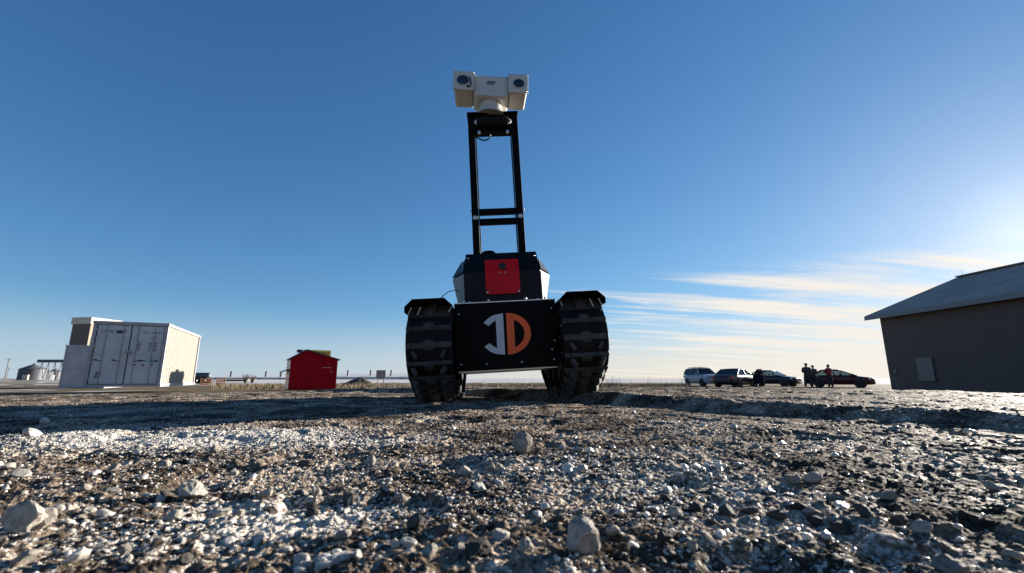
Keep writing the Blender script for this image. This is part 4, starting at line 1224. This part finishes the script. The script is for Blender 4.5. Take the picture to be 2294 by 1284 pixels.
shrub(1366, 858, 24, .7, 16, 'low dark leafless shrub behind the robot on the cars side', 3, 'leafless shrubs')
shrub(1402, 860, 26, .7, 14, 'small leafless shrub amid the dry weeds near the silver car', 4, 'leafless shrubs')
# ------------------------------------------------------------------ cars
def glass_material():
    m = bpy.data.materials.new('car_glass'); m.use_nodes = True
    N, L = m.node_tree.nodes, m.node_tree.links; N.remove(N['Principled BSDF'])
    t = N.new('ShaderNodeBsdfTransparent'); t.inputs[0].default_value = (.55, .62, .64, 1)
    g = N.new('ShaderNodeBsdfGlossy'); g.inputs['Roughness'].default_value = .03; g.inputs[0].default_value = (.9, .9, .9, 1)
    f = N.new('ShaderNodeFresnel'); f.inputs[0].default_value = 1.5
    x = N.new('ShaderNodeMixShader'); L.new(f.outputs[0], x.inputs[0]); L.new(t.outputs[0], x.inputs[1]); L.new(g.outputs[0], x.inputs[2])
    L.new(x.outputs[0], N['Material Output'].inputs[0]); return m
M['glass'] = glass_material()
M['tyre'] = mat('tyre', (.015, .015, .016), .8)
M['rim'] = mat('alloy_rim', (.5, .5, .52), .3, metal=.9)
M['trim'] = mat('black_trim', (.015, .015, .017), .5)
M['headlight'] = mat('headlight_lens', (.75, .77, .8), .15, spec=.8)
M['taillight'] = mat('taillight_lens', (.45, .02, .02), .2)
def paint(name, c): return mat(name, c, .34, var=.12, coat=.2, spec=.3, vscale=2.5)
tyre_me = MB().lathe((0, -.1, 0), (0, 1, 0), [(.20, 0), (.30, .005), (.325, .03), (.325, .17), (.30, .195), (.20, .2)], 28).mesh('tyre', M['tyre'])
rim_mb = MB().lathe((0, -.085, 0), (0, 1, 0), [(.205, 0), (.205, .17)], 24)
for k in range(5):
    a = 2 * math.pi * k / 5
    rim_mb.box((.1 * math.cos(a), -.093, .1 * math.sin(a)), (.20, .012, .045), Matrix.Rotation(-a, 3, 'Y'))
rim_me = rim_mb.mesh('rim', M['rim'])
def car(name, px, py, heading, pm, spec, label, group=None, z_off=0.0, open_door=False):
    """local x = forwards, y = left, z = up"""
    L, W, H, belt, hood, trunk, wb = spec['L'], spec['W'], spec['H'], spec['belt'], spec['hood'], spec['trunk'], spec['wb']
    root = empty(name, (px, py, gz(px, py) + z_off), math.atan2(heading[1], heading[0])); tag(root, label, 'car', group)
    gc = .20; hw = W / 2; xf, xr_ = L/2, -L/2
    x_ws, x_rw = spec['ws'], spec['rw']            # base of windscreen / of rear window
    # lower body: stations from nose to tail (x, half width, bottom, top)
    fa, ra = wb/2 + spec.get('wo', .05), -wb/2 + spec.get('wo', .05)
    st = [(xf, hw * .62, .30, hood - .22), (xf - .07, hw * .80, gc + .02, hood - .10), (xf - .35, hw * .95, gc, hood - .02), (fa, hw * .99, gc, hood + .03), (x_ws, hw, gc, belt),
          (0, hw, gc, belt), (x_rw, hw, gc, belt), (ra - .2, hw * .985, gc, (belt + trunk)/2 + .01), (xr_ + .35, hw * .95, gc + .02, trunk), (xr_ + .06, hw * .84, .28, trunk - .05), (xr_, hw * .72, .36, trunk - .16)]
    V, n = [], 12
    for x, w, zb, zt in st:
        m_ = zb + (zt - zb) * .55
        half = [(w * .80, zb), (w * .965, zb + .06), (w, m_), (w * .985, zb + (zt - zb) * .82), (w * .93, zt - .01), (w * .70, zt + .012)]
        ring = [(y, z) for y, z in half] + [(-y, z) for y, z in reversed(half)]
        V += [(x, y, z) for y, z in ring]
    Fc = [(k*n+a, k*n+(a+1) % n, (k+1)*n+(a+1) % n, (k+1)*n+a) for k in range(len(st)-1) for a in range(n)]
    Fc += [tuple(range(n)), tuple(range((len(st)-1)*n, len(st)*n))]
    body = MB().add(V, Fc, True).build('body', pm, root)
    sm_ = body.modifiers.new('s', 'SUBSURF'); sm_.levels = 1; sm_.render_levels = 1
    # cabin: roof, pillars, panes
    rx0, rx1 = spec['roof0'], spec['roof1']        # roof front / rear x
    rw_ = hw * .72
    def sidept(x, t): return None
    zr = H - .04
    nR = 7; RV_ = []
    for k in range(nR):
        t = k/(nR-1); x = rx0 + (rx1 - rx0)*t; arch_ = .035 * math.sin(math.pi * min(1, t*1.05))
        for y in (-1, -.8, 0, .8, 1): RV_.append((x, rw_ * y, zr + arch_ + (.018 if abs(y) < .9 else -.03) + (.012 if y == 0 else 0)))
    RV2 = [(x, y, z - .05) for x, y, z in RV_]; k0 = len(RV_)
    RF = [(a*5+b, a*5+b+1, a*5+b+6, a*5+b+5) for a in range(nR-1) for b in range(4)]
    RF2 = [tuple(i + k0 for i in f[::-1]) for f in RF]
    edge = [0,1,2,3,4] + [a*5+4 for a in range(1, nR)] + [(nR-1)*5+b for b in (3,2,1,0)] + [a*5 for a in range(nR-2, 0, -1)]
    RE = [(edge[a], edge[(a+1) % len(edge)], edge[(a+1) % len(edge)]+k0, edge[a]+k0) for a in range(len(edge))]
    MB().add(RV_ + RV2, RF + RF2 + RE, True).build('roof', pm, root)
    yb = hw * .93
    zbel = belt - .005
    bp_x = spec['bp']
    for s in (-1, 1):
        top = lambda x: Vector((x, s * rw_ * .99, zr - .03)); bot = lambda x: Vector((x, s * yb * .985, zbel))
        for x_t, x_b, wd in ((rx0, x_ws, .045), (bp_x - .05, bp_x, .055), (rx1, x_rw, spec.get('cp', .09))):
            MB().tube([bot(x_b), bot(x_b).lerp(top(x_t), .5) + Vector((0, s * .012, 0)), top(x_t)], wd * .62, 6).build('pillar', pm if x_t != bp_x - .05 else M['trim'], root)
        for xa_t, xa_b, xb_t, xb_b in ((rx0 - .03, x_ws - .06, bp_x - .01, bp_x + .03), (bp_x - .09, bp_x - .04, rx1 + .03, x_rw + .07)):
            P = [bot(xa_b), bot(xb_b), top(xb_t), top(xa_t)]
            off = Vector((0, -s * .006, 0))
            MB().hexa([p + off for p in P] + [p + off * 1.8 for p in P]).build('side_window', M['glass'], root)
        MB().tube([bot(x_ws - .05), bot(0) + Vector((0, s * .004, .004)), bot(x_rw)], .012, 5).build('window_trim', M['trim'], root)
        MB().box((x_ws - .20, s * (hw + .06), belt + .06), (.10, .16, .12)).build('mirror', pm, root, .02)
        for dxx in (.18, -.78): MB().box((dxx, s * (hw + .004), belt - .13), (.16, .025, .03)).build('door_handle', pm, root)
        MB().box(((fa + ra)/2, s * hw * .985, gc + .07), (wb - .8, .03, .07)).build('sill', M['trim'], root)
        h = MB().hexa([(xf - .10, s * hw * .52, hood - .20), (xf - .30, s * hw * .93, hood - .19), (xf - .42, s * hw * .955, hood - .19), (xf - .14, s * hw * .52, hood - .20),
                       (xf - .14, s * hw * .52, hood - .08), (xf - .32, s * hw * .93, hood - .06), (xf - .45, s * hw * .96, hood - .06), (xf - .2, s * hw * .52, hood - .08)]).build('headlight', M['headlight'], root)
        MB().hexa([(xr_ + .005, s * hw * .55, trunk - .26), (xr_ + .10, s * hw * .91, trunk - .26), (xr_ + .26, s * hw * .96, trunk - .25), (xr_ + .06, s * hw * .55, trunk - .26),
                   (xr_ + .015, s * hw * .55, trunk - .12), (xr_ + .10, s * hw * .91, trunk - .10), (xr_ + .26, s * hw * .96, trunk - .10), (xr_ + .06, s * hw * .55, trunk - .12)]).build('taillight', M['taillight'], root)
        for xx in (fa, ra):
            MB().lathe((xx, s * (hw - .16), .335), (0, s, 0), [(.385, 0), (.385, .168)], 26).build('wheel_arch', M['trim'], root)
            wh_ = empty('wheel', (xx, s * (hw - .075), .325)); wh_.parent = root
            wh_.rotation_euler = (0, 0, 0 if s < 0 else math.pi)
            put('tyre', tyre_me, wh_); put('rim', rim_me, wh_)
        for xs in (x_ws - .85, x_ws - 1.75):
            b_ = MB().box((xs, s * .37, .62), (.16, .48, .75), Matrix.Rotation(-.22, 3, 'Y')).box((xs - .10, s * .37, 1.06), (.10, .26, .18))
            b_.build('seat', M['trim'], root, .03)
    for a_t, a_b, nm in ((rx0, x_ws, 'windscreen'), (rx1, x_rw, 'rear_window')):
        sg = 1 if nm == 'windscreen' else -1
        P = [Vector((a_b, -yb * .93, zbel)), Vector((a_b, yb * .93, zbel)), Vector((a_t, rw_ * .93, zr - .02)), Vector((a_t, -rw_ * .93, zr - .02))]
        off = Vector((sg * .006, 0, .003))
        MB().hexa([p for p in P] + [p + off for p in P]).build(nm, M['glass'], root)
    MB().box((xf - .035, 0, hood - .20), (.05, hw * .95, .10)).build('grille', M['trim'], root, .01)
    MB().box((xf - .02, 0, .36), (.06, hw * 1.1, .10)).build('bumper_intake', M['trim'], root, .01)
    MB().box((xr_ + .03, 0, .62), (.04, .5, .12)).build('number_plate', M['headlight'], root)
    MB().box((x_ws - .12, 0, belt - .03), (.4, hw * 1.5, .1)).build('dashboard', M['trim'], root)
    if spec.get('rails'):
        for s in (-1, 1):
            MB().tube([(rx0 - .35, s * rw_ * .9, H + .01), (rx0 - .5, s * rw_ * .9, H + .07), (rx1 + .45, s * rw_ * .9, H + .07), (rx1 + .3, s * rw_ * .9, H + .01)], .022, 6).build('roof_rail', M['trim'], root)
        for x in (rx0 - .7, rx1 + .7): MB().box((x, 0, H + .075), (.06, rw_ * 1.8, .03)).build('roof_bar', M['trim'], root)
    if open_door:
        d = empty('door', (x_ws - .10, -hw - .01, 0)); d.parent = root; d.rotation_euler = (0, 0, R(68))
        ln = x_ws - .10 - bp_x
        MB().box((-ln/2, 0, (gc + .08 + belt)/2), (ln, .09, belt - gc - .08)).build('door_skin', pm, d, .02)
        MB().tube([(-.08, 0, belt), (-.55, .10, zr - .02), (-ln + .05, .13, zr - .01), (-ln + .02, 0, belt)], .024, 6).build('window_frame', pm, d)
        MB().hexa([(-.14, 0, belt), (-ln + .05, 0, belt), (-ln + .08, .12, zr - .03), (-.55, .09, zr - .04), (-.14, .006, belt), (-ln + .05, .006, belt), (-ln + .08, .126, zr - .03), (-.55, .096, zr - .04)]).build('side_window', M['glass'], d)
        MB().box((-ln + .15, -.05, belt - .13), (.16, .025, .03)).build('door_handle', M['chrome'], d)
    return root
SUV = dict(L=4.5, W=1.80, H=1.66, belt=1.06, hood=1.02, trunk=1.06, wb=2.65, ws=.95, rw=-2.02, roof0=.28, roof1=-1.75, bp=-.25, rails=True)
SED = dict(L=4.75, W=1.80, H=1.45, belt=.96, hood=.86, trunk=.98, wb=2.75, ws=1.0, rw=-1.62, roof0=.22, roof1=-.90, bp=-.15, cp=.12)
HAT = dict(L=4.7, W=1.78, H=1.42, belt=.95, hood=.82, trunk=.97, wb=2.7, ws=1.15, rw=-1.75, roof0=.15, roof1=-1.05, bp=-.25, cp=.12)
car('parked_car', 17.9, 42.8, (.10, -1.0), paint('silver_blue_paint', (.30, .34, .39)), SUV, 'silver blue estate car with roof rails, its nose towards the robot', 'cars parked beyond the lot')
car('parked_car', 17.6, 35.8, (.777, .63), paint('midnight_paint', (.012, .014, .032)), SED, 'dark blue saloon car with its front door open', 'cars parked beyond the lot', open_door=True)
car('parked_car', 24.0, 42.2, (.60, -.80), paint('navy_paint', (.010, .010, .020)), SED, 'black saloon car parked just past the open car door', 'cars parked beyond the lot')
car('parked_car', 26.6, 37.2, (.83, -.56), paint('maroon_paint', (.055, .008, .014)), HAT, 'dark maroon car parked beside the person in red', 'cars parked beyond the lot')

# ------------------------------------------------------------------ people
M['skin'] = mat('skin', (.42, .26, .19), .6)
M['jacket_dark'] = mat('dark_green_jacket', (.040, .040, .034), .85, var=.2, vscale=6)
M['jacket_brown'] = mat('brown_jacket', (.060, .052, .040), .85, var=.2, vscale=6)
M['jacket_red'] = mat('red_jacket', (.20, .012, .022), .75, var=.15, vscale=6)
M['jeans'] = mat('dark_trousers', (.025, .027, .035), .9, var=.2, vscale=6)
M['hair'] = mat('dark_hair', (.022, .017, .014), .8)
M['boot'] = mat('dark_boots', (.015, .014, .013), .7)
def skin(name, chains, m, parent, sub=2):
    """chains: lists of (point, radius); a chain may start from an earlier point"""
    V, E, rad_, idx = [], [], [], {}
    for ch_ in chains:
        prev = None
        for p, r in ch_:
            key = tuple(round(c, 4) for c in p)
            if key not in idx: idx[key] = len(V); V.append(p); rad_.append(r)
            k = idx[key]
            if prev is not None and prev != k: E.append((prev, k))
            prev = k
    me = bpy.data.meshes.new(name); me.from_pydata(V, E, []); me.materials.append(m)
    o = bpy.data.objects.new(name, me); col.objects.link(o); o.parent = parent
    sk = o.modifiers.new('skin', 'SKIN'); sk.use_smooth_shade = True
    if not me.skin_vertices: me.skin_vertices.new() if hasattr(me.skin_vertices, 'new') else None
    for k, r in enumerate(rad_):
        sv = me.skin_vertices[0].data[k]; sv.radius = (r, r) if not isinstance(r, tuple) else r; sv.use_root = (k == 0)
    sb = o.modifiers.new('sub', 'SUBSURF'); sb.levels = sub; sb.render_levels = sub
    return o
def person(x, y, face, h, jm, label, arms, lean=0.0, hat=False, stance=.12, seed=1):
    """local: faces -y; x right as seen from behind is -x"""
    k = h / 1.78
    root = empty('person', (x, y, gz(x, y) - .005), face); root.scale = (k, k, k)
    tag(root, label, 'person')
    pel = (0, 0, .95); ch1 = (0, -lean * .4, 1.18); ch2 = (0, -lean * .8, 1.40); nk = (0, -lean, 1.52); hd0 = (0, -lean - .01, 1.60); hd1 = (0, -lean - .015, 1.70)
    def leg(s):
        return [(pel, .13), ((s * .10, 0, .88), .105), ((s * (.10 + stance * .3), -.03, .50), .068), ((s * (.11 + stance * .4), .02, .10), .045), ((s * (.11 + stance * .4), -.06, .05), .042), ((s * (.12 + stance * .4), -.16, .035), .034)]
    def arm(s):
        e, w = arms[0 if s < 0 else 1]
        return [(ch2, .125), ((s * .19, -lean * .8, 1.43), .068), (e, .05), (w, .036)]
    def hand(s):
        e, w = [Vector(p) for p in arms[0 if s < 0 else 1]]
        d = (w - e).normalized(); a = d.cross(Vector((0, 0, 1))); a = a.normalized() if a.length > .1 else Vector((1, 0, 0))
        palm = w + d * .07; out = [[(tuple(w), .034), (tuple(palm), (.022, .034))]]
        for q in range(4):
            b = palm + a * (.027 - .018 * q); ln = (.062, .072, .068, .052)[q]
            out.append([(tuple(palm), (.022, .034)), (tuple(b + d * .02), .009), (tuple(b + d * (.02 + ln * .5) + Vector((0, 0, -.006))), .0085), (tuple(b + d * (.018 + ln) + Vector((0, 0, -.018))), .007)])
        out.append([(tuple(w + d * .03), .02), (tuple(w + d * .05 + a * .042), .010), (tuple(w + d * .09 + a * .052), .008)])
        return out
    chains = [[(pel, .13), (ch1, (.15, .11)), (ch2, .125), (nk, .055), (hd0, (.078, .088)), (hd1, (.082, .095)), ((0, -lean - .01, 1.765), .05)],
              [(hd0, (.078, .088)), ((0, -lean - .105, 1.625), .022)]]
    for s in (-1, 1): chains += [leg(s), arm(s)] + hand(s)
    skin('body', chains, M['skin'], root)
    j = [[((0, 0, .80), (.23, .17)), ((0, -lean * .1, .98), (.225, .17)), (ch1, (.235, .17)), (ch2, (.215, .16)), ((0, -lean, 1.49), .085)]]
    for s in (-1, 1):
        e, w = arms[0 if s < 0 else 1]
        j.append([(ch2, (.215, .16)), ((s * .21, -lean * .8, 1.42), .105), (e, .088), (tuple(Vector(e).lerp(Vector(w), .92)), .056)])
    skin('jacket', j, jm, root)
    t = []
    for s in (-1, 1): t.append([((0, 0, .93), .15), ((s * .10, 0, .86), .135), ((s * (.10 + stance * .3), -.03, .50), .105), ((s * (.11 + stance * .4), .01, .10), .088)])
    skin('trousers', t, M['jeans'], root)
    for s in (-1, 1):
        skin('boot', [[((s * (.11 + stance * .4), .03, .09), .058), ((s * (.11 + stance * .4), -.02, .05), .052), ((s * (.12 + stance * .4), -.19, .042), .040)]], M['boot'], root)
    hair = MB()
    hair.lathe((0, -lean + .012, 1.675), (0, .25, 1), [(.092, -.02), (.104, .03), (.100, .075), (.070, .115), (.02, .130)], 16)
    if hat: hair.box((0, -lean - .11, 1.72), (.16, .12, .012))
    hair.build('cap' if hat else 'hair', M['hair'], root)
    for s in (-1, 1):
        MB().lathe((s * .082, -lean - .01, 1.64), (s, 0, 0), [(.02, 0), (.024, .012), (.010, .016)], 8).build('ear', M['skin'], root)
        MB().lathe((s * .032, -lean - .090, 1.665), (0, -1, 0), [(.010, 0), (.008, .006), (.002, .008)], 8).build('eye', M['lens'], root)
    MB().box((0, -lean - .092, 1.585), (.045, .012, .009)).build('mouth', mat('lips', (.3, .12, .1), .6), root)
    return root
ng = [((-.27, -.02, 1.16), (-.26, -.16, .95)), ((.27, -.02, 1.16), (.26, -.16, .95))]
front = [((-.26, -.06, 1.16), (-.10, -.28, 1.12)), ((.26, -.06, 1.16), (.10, -.28, 1.12))]
raised = [((-.30, -.10, 1.28), (-.34, -.22, 1.56)), ((.27, -.10, 1.18), (.16, -.34, 1.15))]
p1 = at(1812, 868, 34.6); person(p1.x, p1.y, R(160), 1.82, M['jacket_dark'], 'person in a dark jacket seen from behind, standing close to another', front, .03, False, .2)
p2 = at(1825, 868, 35.2); person(p2.x, p2.y, R(120), 1.70, M['jacket_brown'], 'person in a brown jacket with head bowed beside a taller one', front, .10, True, .12)
p3 = at(1862, 868, 34.6); person(p3.x, p3.y, R(195), 1.74, M['jacket_red'], 'person in a red jacket with one arm raised beside the maroon car', raised, .03, False, .15)
